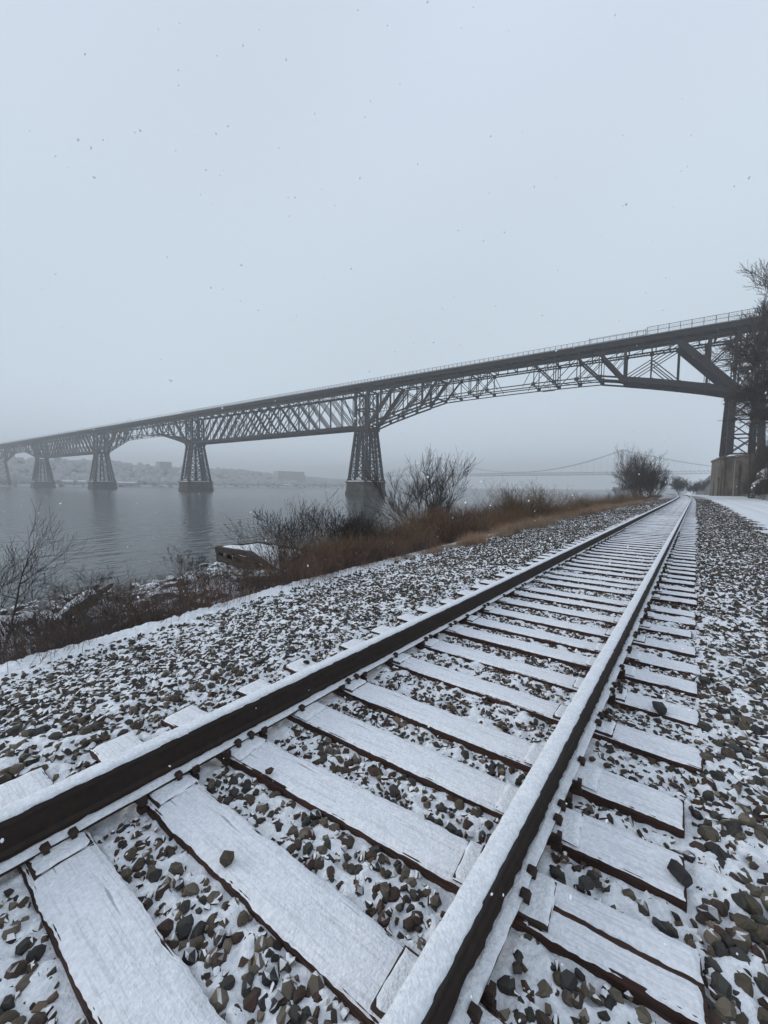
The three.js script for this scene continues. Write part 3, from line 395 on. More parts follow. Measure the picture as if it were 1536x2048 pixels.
    for (let k = 0; k <= n; k++) { const y = lerp(y0, y1, k / n), a = (p, q) => bar('strut', g, p, q, 0.42, 0.5); a(T(-1, 1, y), T(1, 1, y)); a(T(-1, -1, y), T(1, -1, y)); a(T(-1, -1, y), T(-1, 1, y)); a(T(1, -1, y), T(1, 1, y));
      if (k < n) { const z = lerp(y0, y1, (k + 1) / n), m = new MB(), b = (p, q, w = 0.3) => m.bar(V(...p), V(...q), w, w); for (const e of [-1, 1]) { b(T(-1, e, y), T(1, e, z)); b(T(1, e, y), T(-1, e, z)); for (const f of inner ? [[-1, -0.42], [-0.42, 0.42], [0.42, 1]] : [[-1, 1]]) { b(T(e, f[0], y), T(e, f[1], z)); b(T(e, f[1], y), T(e, f[0], z)); }
        if (inner) { for (const s of [[-1, 0], [0, 1]]) { const h = (y + z) / 2; b(T(s[0], e, y), T(s[1], e, h), 0.2); b(T(s[1], e, h), T(s[0], e, z), 0.2); b(T(s[1], e, y), T(s[0], e, h), 0.2); b(T(s[0], e, h), T(s[1], e, z), 0.2); } } } mesh('cross_brace', m.geo(), M.steel, g); } }
    return g;
  };
  const capTower = (g, u, su, slim) => { // posts and bracing between the two chords over a pier
    for (const e of [-1, 1]) { if (slim) member('post', g, u + e * su, LOW - 1, u + e * su, TOP, 0.3, 0.75, 0.4); else { member('post', g, u + e * su, LOW - 1, u + e * su, TOP, 1.25, 0, 1); member('post', g, u + e * 1.1, LOW - 1, u + e * 1.1, TOP, 0.5, 0, 0.4); } } for (const v of [HV, -HV]) { for (const y of [LOW, (LOW + TOP) / 2, TOP]) bar('strut', g, [u - su, y, v], [u + su, y, v], 0.6, 0.9); const m = new MB(); m.bar(V(u - su, LOW, v), V(u + su, 41.7, v), 0.25).bar(V(u + su, LOW, v), V(u - su, 41.7, v), 0.25).bar(V(u - su, 41.7, v), V(u + su, TOP, v), 0.25).bar(V(u + su, 41.7, v), V(u - su, TOP, v), 0.25); mesh('cross_brace', m.geo(), M.steel, g); }
    for (const e of [-1, 1]) { sway(g, u + e * su, LOW, 41.7, 0.3); sway(g, u + e * su, 41.7, TOP, 0.3); for (const y of [LOW, 41.7, TOP]) bar('strut', g, [u + e * su, y, -HV], [u + e * su, y, HV], 0.7); }
    const s = new MB(); s.box(u, LOW - 1.1, HV, 2 * su + 2.2, 1.8, 1.6).box(u, LOW - 1.1, -HV, 2 * su + 2.2, 1.8, 1.6); mesh('bearing', s.geo(), M.steel, g); };
  for (let k = 0; k < 4; k++) { const u = -k * SPAN; capTower(tower(u, 4.6, LOW - 1.9, [1.3, 4.1], 3.7, 4.5, 'pier_tower'), u, 3.9);
    const g = group('river_pier'), pr = (x0, z0, y0, x1, z1, y1, nm, mat) => { const q = (e, f, y, x, z) => V(u + e * x, y, f * z), m = new MB(); m.hexa([q(-1, -1, y0, x0, z0), q(1, -1, y0, x0, z0), q(1, 1, y0, x0, z0), q(-1, 1, y0, x0, z0), q(-1, -1, y1, x1, z1), q(1, -1, y1, x1, z1), q(1, 1, y1, x1, z1), q(-1, 1, y1, x1, z1)]); return mesh(nm, m.geo(), mat, g); };
    pr(6.1, 10.6, -7, 6.05, 10.5, -1.2, 'footing', M.masonry); pr(5.75, 10.2, -1.2, 5.5, 9.95, 3.2, 'shaft', M.masonry); pr(5.95, 10.4, 3.2, 5.95, 10.4, 3.95, 'coping', M.masonry); pr(5.7, 10.1, 3.95, 5.0, 9.4, 4.35, 'snow_cap', M.snow);
    for (const eu of [-1, 1]) for (const ev of [-1, 1]) { const m = new MB(); m.box(u + eu * 4.9, 4.55, ev * 8.5, 1.9, 1.1, 1.9); mesh('shoe', m.geo(), M.steel, g); }
    const m = new MB(); m.box(u + 1.2, 5.4, 8.9, 2.2, 1.0, 0.08); if (k < 4) mesh('sign_board', m.geo(), std({ color: C(0.55, 0.57, 0.58), roughness: 0.8 }), g); }
  // the tower on the near bank, its legs plated, and the one far across
  { const u = 151.3, g = tower(u, 12.6, LOW - 1.6, [0.5, 3.0], 3.3, 4.5, 'shore_tower', false, 3); for (const e of [-1, 1]) for (const v of [-1, 1]) { bar('plate', g, [u + e * 3.75, 12.8, v * 7.35], [u + e * 3.35, LOW - 1, v * 4.55], 1.7, 1.7); } capTower(g, u, 2.7, true); const m = new MB(); m.box(u, LOW - 0.4, HV, 9, 1.8, 1.2).box(u, LOW - 0.4, -HV, 9, 1.8, 1.2); mesh('bearing', m.geo(), M.steel, g);
    const a = group('shore_pier'), q = (x, y, z) => V(u + x, y, z), b = new MB(); b.hexa([q(-6.4, -6, -10.4), q(7.6, -6, -10.4), q(7.6, -6, 10.4), q(-6.4, -6, 10.4), q(-6.2, 10.9, -10), q(7.4, 12.5, -10), q(7.4, 12.5, 10), q(-6.2, 10.9, 10)]); mesh('shaft', b.geo(), M.abutment, a); const c = new MB(); c.hexa([q(-6.5, 10.9, -10.3), q(7.7, 12.5, -10.3), q(7.7, 12.5, 10.3), q(-6.5, 10.9, 10.3), q(-6.5, 11.5, -10.3), q(7.7, 13.1, -10.3), q(7.7, 13.1, 10.3), q(-6.5, 11.5, 10.3)]); mesh('coping', c.geo(), M.abutment, a);
    for (const [x, w] of [[-5.5, 0.7], [-2.1, 1.0], [1.7, 0.9], [5.6, 0.9]]) { const p = new MB(); p.box(u + x, 4, 10.4, w, 13.2, 0.5); mesh('buttress', p.geo(), M.abutment, a); } }
  { const u = -4 * SPAN + 1; const g = tower(u, -2, LOW - 1.6, [1.5, 3.5], 3.3, 4.5, 'shore_tower', false); capTower(g, u, 3.0); }
  // approach span over the near hillside
  { const g = group('approach_span'), n = 8, p = 9.4, o = 155; for (const y of [LOW, TOP]) member(y === LOW ? 'lower_chord' : 'upper_chord', g, o, y, o + n * p, y, y === LOW ? 1.6 : 1.1, 0, 0.9); for (let k = 0; k <= n; k++) { member('post', g, o + k * p, LOW, o + k * p, TOP, 0.45, 0, 0.4); if (k < n) member('diagonal', g, o + k * p, k % 2 ? TOP : LOW, o + (k + 1) * p, k % 2 ? LOW : TOP, 0.6, 0, 0.5); } }
}

// ---------------------------------------------------------------- the suspension bridge far downriver
{
  const Q = (X, Z) => [X * 0.7881 - Z * 0.6155, -(X * 0.6155 + Z * 0.7881)], A = Q(523, 887), B = Q(157, 1152), D = 35, TT = 86, hazePaint = std({ color: C(0.27, 0.29, 0.31), roughness: 0.8 });  // grey bridge paint, lightened so part of the haze is in its colour
  const o = thing('suspension_bridge', 'faint suspension bridge with two towers, almost lost in the mist behind the railway', 'bridge', [A[0], 0, A[1]]);
  const dx = B[0] - A[0], dz = B[1] - A[1], L = Math.hypot(dx, dz), px = -dz / L, pz = dx / L, P = (k, y, e = 0) => V(A[0] + dx * k + px * e, y, A[1] + dz * k + pz * e);
  for (const k of [0, 1]) { const g = new THREE.Group(); g.name = 'tower'; o.add(g); g.userData.o = [A[0], 0, A[1]]; for (const e of [-1, 1]) { const m = new MB(); m.bar(P(k, -4, e * 8.5), P(k, TT, e * 6.5), 5, 5, V(dx, 0, dz).normalize()); m.build('leg', hazePaint, g); } for (const y of [TT - 2, D + 24, D - 2]) { const m = new MB(); m.bar(P(k, y, -7), P(k, y, 7), 2.4, 5); m.build('strut', hazePaint, g); } const m = new MB(); m.bar(P(k, D, -7.5), P(k, TT - 2, 7), 1.4).bar(P(k, D, 7.5), P(k, TT - 2, -7), 1.4); m.build('cross_brace', hazePaint, g); const s = new MB(); s.box(P(k, 0).x, 0, P(k, 0).z, 14, 8, 30, Math.atan2(dx, dz)); s.build('pier', M.masonry, g); }
  const m = new MB(); m.bar(P(-1.0, D - 3), P(1.7, D - 3), 12, 1.2).bar(P(-1.0, D + 2.6, 6), P(1.7, D + 2.6, 6), 0.8).bar(P(-1.0, D + 2.6, -6), P(1.7, D + 2.6, -6), 0.8); for (let k = -1.0; k < 1.7; k += 0.0165) for (const e of [-6, 6]) m.bar(P(k, D - 3, e), P(k + 0.00825, D + 2.6, e), 0.6).bar(P(k + 0.00825, D + 2.6, e), P(k + 0.0165, D - 3, e), 0.6); m.build('stiffening_truss', hazePaint, o);
  for (const e of [-6.5, 6.5]) { const c = new MB(), y = (k) => k < 0 ? lerp(TT, D, Math.min(1, -k / 0.5) ) - 6 * Math.sin(Math.min(1, -k / 0.5) * Math.PI) * 0.9 : k > 1 ? lerp(TT, D, Math.min(1, (k - 1) / 0.5)) - 6 * Math.sin(Math.min(1, (k - 1) / 0.5) * Math.PI) * 0.9 : D + 5 + (TT - D - 5) * (2 * k - 1) ** 2; for (let k = -0.5; k < 1.5; k += 0.025) c.tube(P(k, y(k), e), P(k + 0.025, y(k + 0.025), e), 0.62, 0.62, 5); c.build('main_cable', hazePaint, o); const h = new MB(); for (let k = -0.45; k < 1.46; k += 0.03) h.bar(P(k, D + 2.6, e), P(k, y(k), e), 0.16); h.build('hangers', hazePaint, o, 'stuff'); }
}

// ---------------------------------------------------------------- the far shore
{
  const s0 = -790, ridge = (t) => 9 + 24 * smooth(1200, 350, t) + 13 * fbm(t * 0.006, 1.7, 91, 4);
  const far = (s, t) => { const d = s0 - s; return d < 0 ? -6 : lerp(WATER - 0.5, 1.2, smooth(0, 6, d)) + ridge(t) * smooth(25, 260, d) + 5 * (fbm(s * 0.02, t * 0.02, 93, 3) - 0.5) * smooth(10, 60, d); };
  M.farland = std({ color: C(0.55, 0.55, 0.55), roughness: 1, map: rep(bankMap, 0.012) });  // snow-dusted land, coloured paler to stand in for thicker distant haze
  mesh('far_hills', sheet([...range(-1500, -1060, 40), ...range(-1050, -784, 7)], range(-200, 1600, 14), (s, t) => far(s, t)), M.farland, null, 'structure');
  // wooded slopes: bare crowns that read as one mass
  const r = rngOf(301), g0 = new THREE.IcosahedronGeometry(1, 1), p = g0.attributes.position; for (let i = 0; i < p.count; i++) { const k = 0.7 + 0.5 * hash2(Math.round(p.getX(i) * 50), Math.round(p.getY(i) * 50 + p.getZ(i) * 31), 3); p.setXYZ(i, p.getX(i) * k, p.getY(i) * k, p.getZ(i) * k); } g0.computeVertexNormals();
  const n = 2600, w = new THREE.InstancedMesh(g0, std({ color: C(0.44, 0.435, 0.43), roughness: 1 }), n), m4 = new THREE.Matrix4();  // snow-laden crowns, their colour lifted to imitate denser haze
  for (let i = 0; i < n; i++) { const s = s0 - 18 - 300 * r() ** 1.4, t = -150 + 1700 * r(), z = 4 + 5 * r(); m4.compose(V(s, far(s, t) + z * 0.5, -t), new THREE.Quaternion().setFromEuler(new THREE.Euler(0, r() * 6, 0)), V(z, z * (0.8 + 0.5 * r()), z)); w.setMatrixAt(i, m4); }
  w.name = 'far_wood'; w.userData.kind = 'stuff'; tag(w, 'bare grey woods on the far bank', 'woods'); w.castShadow = w.receiveShadow = true; scene.add(w);
  // buildings: [pixel-free place t, distance inland, width along the shore, depth, height, roof height]
  const wall = std({ color: C(0.42, 0.41, 0.40), roughness: 0.9 }), dark = std({ color: C(0.10, 0.11, 0.12), roughness: 0.5 });
  const house = (label, cat, t, inland, w, d, h, roof, col) => {
    const s = s0 - inland, y = far(s, t) - 1, o = thing(cat === 'apartment block' ? 'apartment_block' : cat === 'tower block' ? 'tower_block' : cat === 'shed' ? 'shed' : 'house', label, cat, [s, y, -t]), m = new MB(); m.box(0, h / 2, 0, d, h, w); mesh('wall', m.geo(), col ?? wall, o);
    const q = new MB(); if (roof > 0) { const X = d / 2 + 0.6, Z = w / 2 + 0.6; q.quad(V(-X, h, -Z), V(-X, h, Z), V(0, h + roof, Z), V(0, h + roof, -Z)).quad(V(X, h, Z), V(X, h, -Z), V(0, h + roof, -Z), V(0, h + roof, Z)).tri(V(-X, h, Z), V(X, h, Z), V(0, h + roof, Z)).tri(V(X, h, -Z), V(-X, h, -Z), V(0, h + roof, -Z)); } else q.box(0, h + 0.4, 0, d + 0.4, 0.8, w + 0.4); mesh('snowy_roof', q.geo(), M.snow, o);
    const rows = Math.floor(h / 3.2), cols = Math.floor(w / 4); for (let i = 0; i < rows; i++) { const f = new MB(); for (let j = 0; j < cols; j++) f.box(d / 2 + 0.02, 1.8 + i * 3.2, (j + 0.5 - cols / 2) * 4, 0.1, 1.4, 1.9); mesh('window_row', f.geo(), dark, o, 'stuff'); } return o; };
  const T = (x, s) => { const b = (x - 768) / 800, Z = s / (0.7881 * b - 0.6155); return b * Z * 0.6155 + Z * 0.7881; };
  house('broad pale slab-shaped apartment block on the far bank', 'apartment block', T(579, -900), 110, 92, 20, 32, 0, std({ color: C(0.5, 0.48, 0.43), roughness: 0.9 }));
  house('squat tower block on the far skyline, left of the second pier from the right', 'tower block', T(329, -960), 170, 26, 20, 26, 0); house('thin tower rising over the far hills between the two leftmost piers', 'tower block', T(116, -980), 190, 9, 9, 34, 0);
  house('long low waterfront shed with a snowy roof, right of the third pier from the right', 'shed', T(250, -800), 10, 34, 16, 4, 2.2); house('small waterfront house with snowy roof between the two leftmost piers, nearer the left one', 'house', T(135, -803), 12, 13, 10, 5, 3); house('small waterfront house with snowy roof between the two leftmost piers, nearer the right one', 'house', T(164, -803), 12, 10, 9, 5, 3);
  house('snowy-roofed house low at the left edge of the far bank', 'house', T(6, -810), 22, 14, 12, 6, 3); house('snowy-roofed house on the slope at the far left', 'house', T(26, -850), 55, 12, 10, 6, 3); house('low waterfront shed under the slab-shaped apartment block', 'shed', T(572, -806), 14, 26, 14, 3, 1.6); house('snowy-roofed house halfway up the slope left of the second pier from the right', 'house', T(362, -850), 60, 30, 12, 6, 3);
}

// ---------------------------------------------------------------- bare woody plants
// grow() draws a branching limb into mb: p start, d direction, len, r radius, lev levels of side branches left
function grow(mb, rnd, p, d, len, r, lev, o, tips) {
  const n = o.seg ?? 4, kids = []; let q = p.clone(), v = d.clone(), R = r; const taper = o.taper ?? 0.62;
  for (let i = 0; i < n; i++) {
    v.add(V((rnd() - 0.5), (rnd() - 0.5) * 0.6 + (o.up ?? 0.2), (rnd() - 0.5)).multiplyScalar(o.bend ?? 0.35)).normalize();
    const e = q.clone().addScaledVector(v, len / n), R2 = Math.max(o.min ?? 0.002, r * lerp(1, taper * 0.6, (i + 1) / n)); mb.tube(q, e, R, R2, R > (o.fat ?? 0.03) ? 6 : 3);
    if (lev > 0 && i >= (o.bare ?? 1)) for (let k = 0; k < (o.kids ?? 2); k++) if (rnd() < (o.chance ?? 0.8)) kids.push([e.clone(), v.clone(), R2]);
    q = e; R = R2;
  }
  if (lev === 0) tips?.push([q.clone(), v.clone()]);
  if (lev > 0) { kids.push([q, v, R]); for (const [a, w, ra] of kids) { const s = V(rnd() - 0.5, rnd() - 0.5, rnd() - 0.5).cross(w).normalize(); const nd = w.clone().addScaledVector(s, (o.spread ?? 0.7) * (0.5 + rnd())).normalize(); grow(mb, rnd, a, nd, len * (o.shrink ?? 0.68) * (0.7 + 0.5 * rnd()), ra * (o.thin ?? 0.75), lev - 1, o, tips); } }
}
const bankAt = (s, t) => { const e = edgeL(t); return s > e ? ballastY(s, t) : bankY(s, t); };
const crownMat = std({ color: C(0.060, 0.050, 0.046), roughness: 0.95 });
// a bare tree: trunk and limbs as one part, twigs of the crown as another
function bareTree(name, label, cat, s, t, y, h, seed, o = {}, group) {
  const rnd = rngOf(seed), g = thing(name, label, cat, [s, y, -t], group), trunk = new MB(), crown = new MB(), n = o.stems ?? 1, base = V(s, y - 0.1, -t);
  for (let k = 0; k < n; k++) { const a = o.fan ? (k + 0.6 * rnd()) / n * 6.28 : rnd() * 6.28, lean = (o.lean ?? 0.1) * (n > 1 ? 0.6 + rnd() : rnd()), d = V(Math.cos(a) * lean + (o.dx ?? 0), 1, Math.sin(a) * lean).normalize(), H = h * (o.trunk ?? 0.45) * (0.8 + 0.3 * rnd()), r = h * (o.fatness ?? 0.02) / Math.sqrt(n); let q = base.clone(), v = d.clone(), R = r;
    for (let i = 0; i < 5; i++) { v.add(V(rnd() - 0.5, 0.15, rnd() - 0.5).multiplyScalar(0.16)).normalize(); const e = q.clone().addScaledVector(v, H / 5), R2 = r * lerp(1, 0.55, (i + 1) / 5); trunk.tube(q, e, R, R2, 7);
      if (i > (o.from ?? 1)) for (let c = 0; c < (o.limbs ?? 2); c++) { const b = rnd() * 6.28, w = V(Math.cos(b) + (o.limbX ?? 0), 0.35 + rnd() * (o.rise ?? 0.8), Math.sin(b)).normalize(); grow(crown, rnd, e, w, h * (o.reach ?? 0.26) * (0.7 + 0.5 * rnd()), R2 * 0.6, o.lev ?? 3, { bend: 0.3, up: o.up ?? 0.35, kids: 2, chance: o.chance ?? 0.72, shrink: 0.66, spread: 0.75, min: h * (o.min ?? 0.0007), fat: 0.05, ...o.g }); }
      q = e; R = R2; }
    grow(crown, rnd, q, v, h * 0.3, R, o.lev ?? 3, { bend: 0.22, up: 0.35, kids: 2, chance: 0.85, shrink: 0.68, spread: 0.6, min: h * (o.min ?? 0.0007), fat: 0.05, ...o.g }); }
  trunk.build('trunk', M.bark, g); crown.build('crown', o.mat ?? crownMat, g); return g;
}
// shrub of several stems with dark seed heads at the twig ends
function seedShrub(label, s, t, h, seed, stems, dir) {
  const rnd = rngOf(seed), y = bankAt(s, t), g = thing('bare_shrub', label, 'shrub', [s, y, -t]), heads = new MB(), tips = [];
  for (let k = 0; k < stems; k++) { const m = new MB(), a = rnd() * 6.28, l = 0.15 + 0.4 * rnd(); grow(m, rnd, V(s + (rnd() - 0.5) * 0.5, y - 0.08, -t + (rnd() - 0.5) * 0.5), V(Math.cos(a) * l + dir, 1, Math.sin(a) * l).normalize(), h * (0.4 + 0.14 * rnd()), 0.017 + 0.008 * rnd(), 3, { bend: 0.26, up: 0.26, kids: 2, chance: 0.64, shrink: 0.62, spread: 0.6, thin: 0.72, min: 0.0033, bare: 2, fat: 0.018 }, tips); m.build('stem', M.twig, g); }
  for (const [p, v] of tips) { const d = v.clone().add(V(rnd() - 0.5, 0.5, rnd() - 0.5).multiplyScalar(0.8)).normalize(), a = p.clone().addScaledVector(d, -0.01), b = a.clone().addScaledVector(d, 0.035), c = b.clone().addScaledVector(d, 0.07); heads.tube(a, b, 0.002, 0.0075, 4).tube(b, c, 0.0075, 0.001, 4); }
  heads.build('seed_heads', M.twig, g, 'stuff'); return g;
}
seedShrub('tall dark bare shrub leaning over the snowy timber landing, leftmost of the seed-headed row', -9.1, 6.9, 2.6, 1001, 8, -0.12);
seedShrub('bare shrub with seed heads, second from the left in the row before the first pier', -8.7, 7.35, 2.5, 1002, 9, -0.02);
seedShrub('bare shrub with many upright stems in the middle of the seed-headed row', -8.6, 8.2, 2.55, 1003, 10, 0);
seedShrub('dense bare shrub with seed heads just left of the first pier', -8.4, 8.9, 2.15, 1004, 11, 0);
seedShrub('dense many-stemmed bare shrub right in front of the first pier', -8.6, 9.9, 2.15, 1005, 11, 0.05);
seedShrub('bare shrub at the right end of the seed-headed row, beside the brown brush', -9.2, 11.2, 1.9, 1006, 9, 0.1);
seedShrub('low bare shrub with few stems on the bank, nearest to the gravel', -7.3, 5.9, 1.3, 1007, 4, -0.1);
seedShrub('thin bare shrub at the water between the driftwood and the landing', -14.2, 6.9, 1.7, 1008, 5, -0.1);
seedShrub('low sprawling bare shrub below the landing', -12.3, 6.6, 1.25, 1009, 6, 0.2);
seedShrub('bare twiggy shrub on the near bank between the left-edge sapling and the driftwood', -8.4, 2.6, 1.4, 1015, 3, 0);
seedShrub('bare twiggy shrub on the near bank right of the driftwood', -9.2, 4.7, 1.4, 1016, 4, -0.1);
seedShrub('low bare shrub close to the gravel edge, nearest the bottom left of the bank', -7.0, 1.4, 0.95, 1017, 3, 0);
seedShrub('dark bare shrub standing in the brown brush under the round-crowned tree', -9.4, 14.2, 1.4, 1010, 8, 0);
seedShrub('bare shrub at the water behind the brown brush, right of the round-crowned tree', -12.6, 23.5, 2.0, 1011, 8, 0);
seedShrub('small bare shrub at the front of the brown brush, by the tan grass', -7.9, 15.5, 1.5, 1012, 7, 0);
seedShrub('bare shrub behind the brown brush, beside the two stunted trees', -11.6, 31, 3.0, 1013, 8, 0);
seedShrub('dark shrub in the brush halfway to the thicket at the bend', -9.2, 44, 2.6, 1014, 8, 0);
bareTree('bare_sapling', 'tall bare sapling with curved branches at the left edge by the water', 'sapling', -11.9, 1.6, bankAt(-11.9, 1.6), 3.0, 1101, { stems: 3, lean: 0.35, trunk: 0.5, fatness: 0.017, lev: 2, reach: 0.28, min: 0.0011, mat: M.twig });
bareTree('bare_sapling', 'small bare sapling with drooping twigs left of the driftwood stump', 'sapling', -12.6, 3.0, bankAt(-12.6, 3.0), 1.75, 1102, { stems: 3, lean: 0.5, trunk: 0.5, fatness: 0.014, lev: 2, reach: 0.34, up: 0.05, min: 0.0016, mat: M.twig });
bareTree('bare_tree', 'round-crowned bare tree above the brown brush, right of the first pier', 'tree', -12.9, 20.3, bankAt(-12.9, 20.3), 5.5, 1108, { fan: true, stems: 8, lean: 0.5, trunk: 0.6, fatness: 0.019, lev: 2, reach: 0.3, rise: 1.8, min: 0.0014, from: 0, limbs: 1, g: { bend: 0.16, up: 0.5, spread: 0.5, shrink: 0.6, chance: 0.9, bare: 0 } });
bareTree('bare_tree', 'small stunted bare tree poking out of the brown brush, left one of two', 'tree', -12.6, 34, bankAt(-12.6, 34) + 0.4, 3.4, 1104, { stems: 2, trunk: 0.6, lev: 2, reach: 0.2, min: 0.0018 });
bareTree('bare_tree', 'small stunted bare tree poking out of the brown brush, right one of two', 'tree', -11.4, 37, bankAt(-11.4, 37) + 0.4, 3.4, 1105, { stems: 2, trunk: 0.6, lev: 2, reach: 0.2, min: 0.0018 });
// the thicket of trees where the track bends
const thicket = [[-9.4, 68, 3.0, 'low outermost bare tree of the thicket left of the track, spreading over the brush'], [-7.3, 73, 7.4, 'tallest bare tree at the front of the thicket left of the track'], [-7.2, 79, 7.8, 'bare tree second from the front in the thicket left of the track'], [-8.8, 84, 7.2, 'bare tree on the river side of the thicket left of the track'], [-7.3, 88, 7.6, 'slender bare tree in the middle of the thicket left of the track'], [-7.6, 99, 7.4, 'bare tree behind the middle of the thicket left of the track'], [-8.2, 113, 7.6, 'hazy bare tree towards the back of the thicket left of the track'], [-9.2, 132, 8, 'hazy bare tree at the back of the thicket left of the track'], [-11, 160, 8.6, 'faint bare tree last in the thicket, where the rails vanish']];
thicket.forEach(([s, t, h, label], i) => bareTree('bare_tree', label, 'tree', s, t, bankAt(s, t) - 0.1, h + 0.8, 1120 + i, { stems: i % 3 ? 2 : 4, lean: 0.35, trunk: 0.55, lev: 3, reach: 0.25, from: 0, min: i < 3 ? 0.0008 : 0.0012, rise: 1.4, limbs: 2, fatness: 0.017, g: { bend: 0.2, up: 0.4, spread: 0.55, chance: 0.58 } }));
[[-7.0, 250, 9, 'pale hazy tree right of where the rails vanish'], [-2.0, 275, 7, 'low hazy tree beyond the end of the snowy path'], [3.6, 290, 9, 'faint hazy tree left of the stone abutment']].forEach(([s, t, h, label], i) => bareTree('bare_tree', label, 'tree', s, t, grade(t) - 0.4, h, 1140 + i, { stems: 5, lean: 0.4, trunk: 0.4, from: 0, lev: 3, reach: 0.26, min: 0.002 }));
// trees on the near hillside; the largest reaches over the shore tower
bareTree('bare_tree', 'big dark tree at the right edge with long limbs across the shore tower', 'tree', 11.9, 92, hillY(11.9, 92) - 2, 21.5, 1151, { trunk: 0.85, lev: 4, reach: 0.17, limbs: 5, from: 0, limbX: -0.25, rise: 0.2, up: 0.12, fatness: 0.016, min: 0.0010, chance: 0.7, dx: 0.02 });
bareTree('bare_tree', 'tall bare tree at the right edge, its crown rising above the bridge railing', 'tree', 12.3, 98, hillY(12.3, 98) - 2, 27, 1170, { trunk: 0.8, lev: 4, reach: 0.19, limbs: 5, from: 1, limbX: -0.3, rise: 0.5, up: 0.15, fatness: 0.014, min: 0.0009, chance: 0.66 });
[[14.6, 106, 17, 'slim bare tree on the hillside behind the big dark tree'], [13.5, 122, 13, 'bare tree low on the hillside right of the shore tower'], [20, 150, 15, 'bare tree on the rise behind the shore tower'], [12, 210, 9, 'bush-like bare tree growing above the stone abutment']].forEach(([s, t, h, label], i) => bareTree('bare_tree', label, 'tree', s, t, hillY(s, t) - 0.2, h, 1160 + i, { trunk: 0.5, lev: 3, reach: 0.26, min: 0.0014, limbs: 3, from: 0 }));

// ---------------------------------------------------------------- brush, weeds and dead grass: growth nobody could count
function clump(seed, n, h, rad, lean, thick, heads) { const m = new MB(), r = rngOf(seed); for (let k = 0; k < n; k++) { const a = r() * 6.28, q = Math.sqrt(r()) * rad, H = h * (0.45 + 0.6 * r()), b = r() * 6.28, l = lean * r(); const p0 = V(Math.cos(a) * q, -0.1, Math.sin(a) * q), p1 = p0.clone().add(V(Math.cos(b) * l * H * 0.4, H * 0.55, Math.sin(b) * l * H * 0.4)), p2 = p1.clone().add(V(Math.cos(b) * l * H * 0.7 + (r() - 0.5) * 0.1, H * 0.5, Math.sin(b) * l * H * 0.7 + (r() - 0.5) * 0.1)); m.tube(p0, p1, thick, thick * 0.8).tube(p1, p2, thick * 0.8, thick * 0.35);
  if (heads) for (let j = 0; j < heads; j++) { const e = p1.clone().lerp(p2, 0.3 + 0.7 * r()), f = e.clone().add(V((r() - 0.5) * 0.34, 0.04 + 0.16 * r(), (r() - 0.5) * 0.34)); m.tube(e, f, thick * 0.6, thick * 0.3); } } return m.geo(); }
function scatter(name, label, cat, geo, mat, n, seed, place) { const w = new THREE.InstancedMesh(geo, mat, n), r = rngOf(seed), m = new THREE.Matrix4(); for (let i = 0; i < n; i++) { const { s, t, y, k, c } = place(r, i); m.compose(V(s, y, -t), new THREE.Quaternion().setFromEuler(new THREE.Euler(0, r() * 6.28, 0)), V(k, k * (0.85 + 0.3 * r()), k)); w.setMatrixAt(i, m); w.setColorAt(i, c); } w.name = name; w.castShadow = w.receiveShadow = true; scene.add(w); return tag(w, label, cat, null, 'stuff'); }
const plain = std({ color: C(1, 1, 1), roughness: 0.95 });
scatter('brown_brush', 'mass of rusty brown brush along the river side of the track', 'brush', clump(2001, 130, 1.7, 0.85, 0.75, 0.0036, 8), plain, 480, 2002, (r) => { const t = 6.2 + 62 * r() ** 1.4, e = edgeL(t), w = lerp(1.5, 6.4, smooth(8, 22, t)), s = e - 1.15 - w * r(), c = r(), front = (e - s < 2.2 ? 0.72 : 1.05) * (0.62 + 0.85 * noise2(t * 0.33, 1.5, 91) * (0.6 + 0.8 * noise2(s, t, 92))); return { s, t, y: bankAt(s, t), k: (0.62 + 0.5 * r()) * front * lerp(0.85, 1.25, smooth(12, 26, t)), c: c < 0.5 ? C(0.14 + 0.06 * r(), 0.08 + 0.025 * r(), 0.05) : c < 0.8 ? C(0.07, 0.048, 0.038) : C(0.18, 0.125, 0.08) }; });
scatter('dark_weeds', 'dark dead weeds covering the bank below the gravel', 'weeds', clump(2011, 34, 0.8, 0.5, 0.8, 0.0034, 6), plain, 150, 2012, (r) => { const t = -2.5 + 12 * r(), e = edgeL(t), s = e - 0.35 - (t > 4 ? 1.4 : 5.4) * r() ** 1.7; return { s, t, y: bankAt(s, t), k: (0.45 + 0.75 * r()) * (e - s < 1 ? 0.72 : 1), c: r() < 0.55 ? C(0.06, 0.047, 0.041) : C(0.115 + 0.04 * r(), 0.085, 0.062) }; });
scatter('tall_weeds', 'taller dry stalks standing out of the weeds on the bank', 'weeds', clump(2061, 9, 1.15, 0.4, 0.4, 0.0042, 14), plain, 75, 2062, (r) => { const t = -2.5 + 11 * r(), e = edgeL(t), s = e - 0.7 - 5 * r(); return { s, t, y: bankAt(s, t), k: 0.55 + 0.6 * r(), c: r() < 0.5 ? C(0.06, 0.047, 0.04) : C(0.10, 0.07, 0.05) }; });
scatter('dead_grass', 'strip of tan dead grass between the gravel and the brush', 'grass', clump(2021, 150, 0.5, 0.36, 0.8, 0.003, 0), plain, 460, 2022, (r) => { const t = 3 + 80 * r() ** 1.25, e = edgeL(t), w = lerp(0.35, 1.5, smooth(8, 28, t)), s = e + 0.15 + 0.9 * (noise2(t * 0.8, 2.2, 97) - 0.6) - w * r(); return { s, t, y: bankAt(s, t), k: lerp(0.4, 1.15, smooth(5, 22, t)) * (0.6 + 0.6 * r()), c: r() < 0.65 ? C(0.27 + 0.08 * r(), 0.215, 0.145) : C(0.17, 0.125, 0.085) }; });
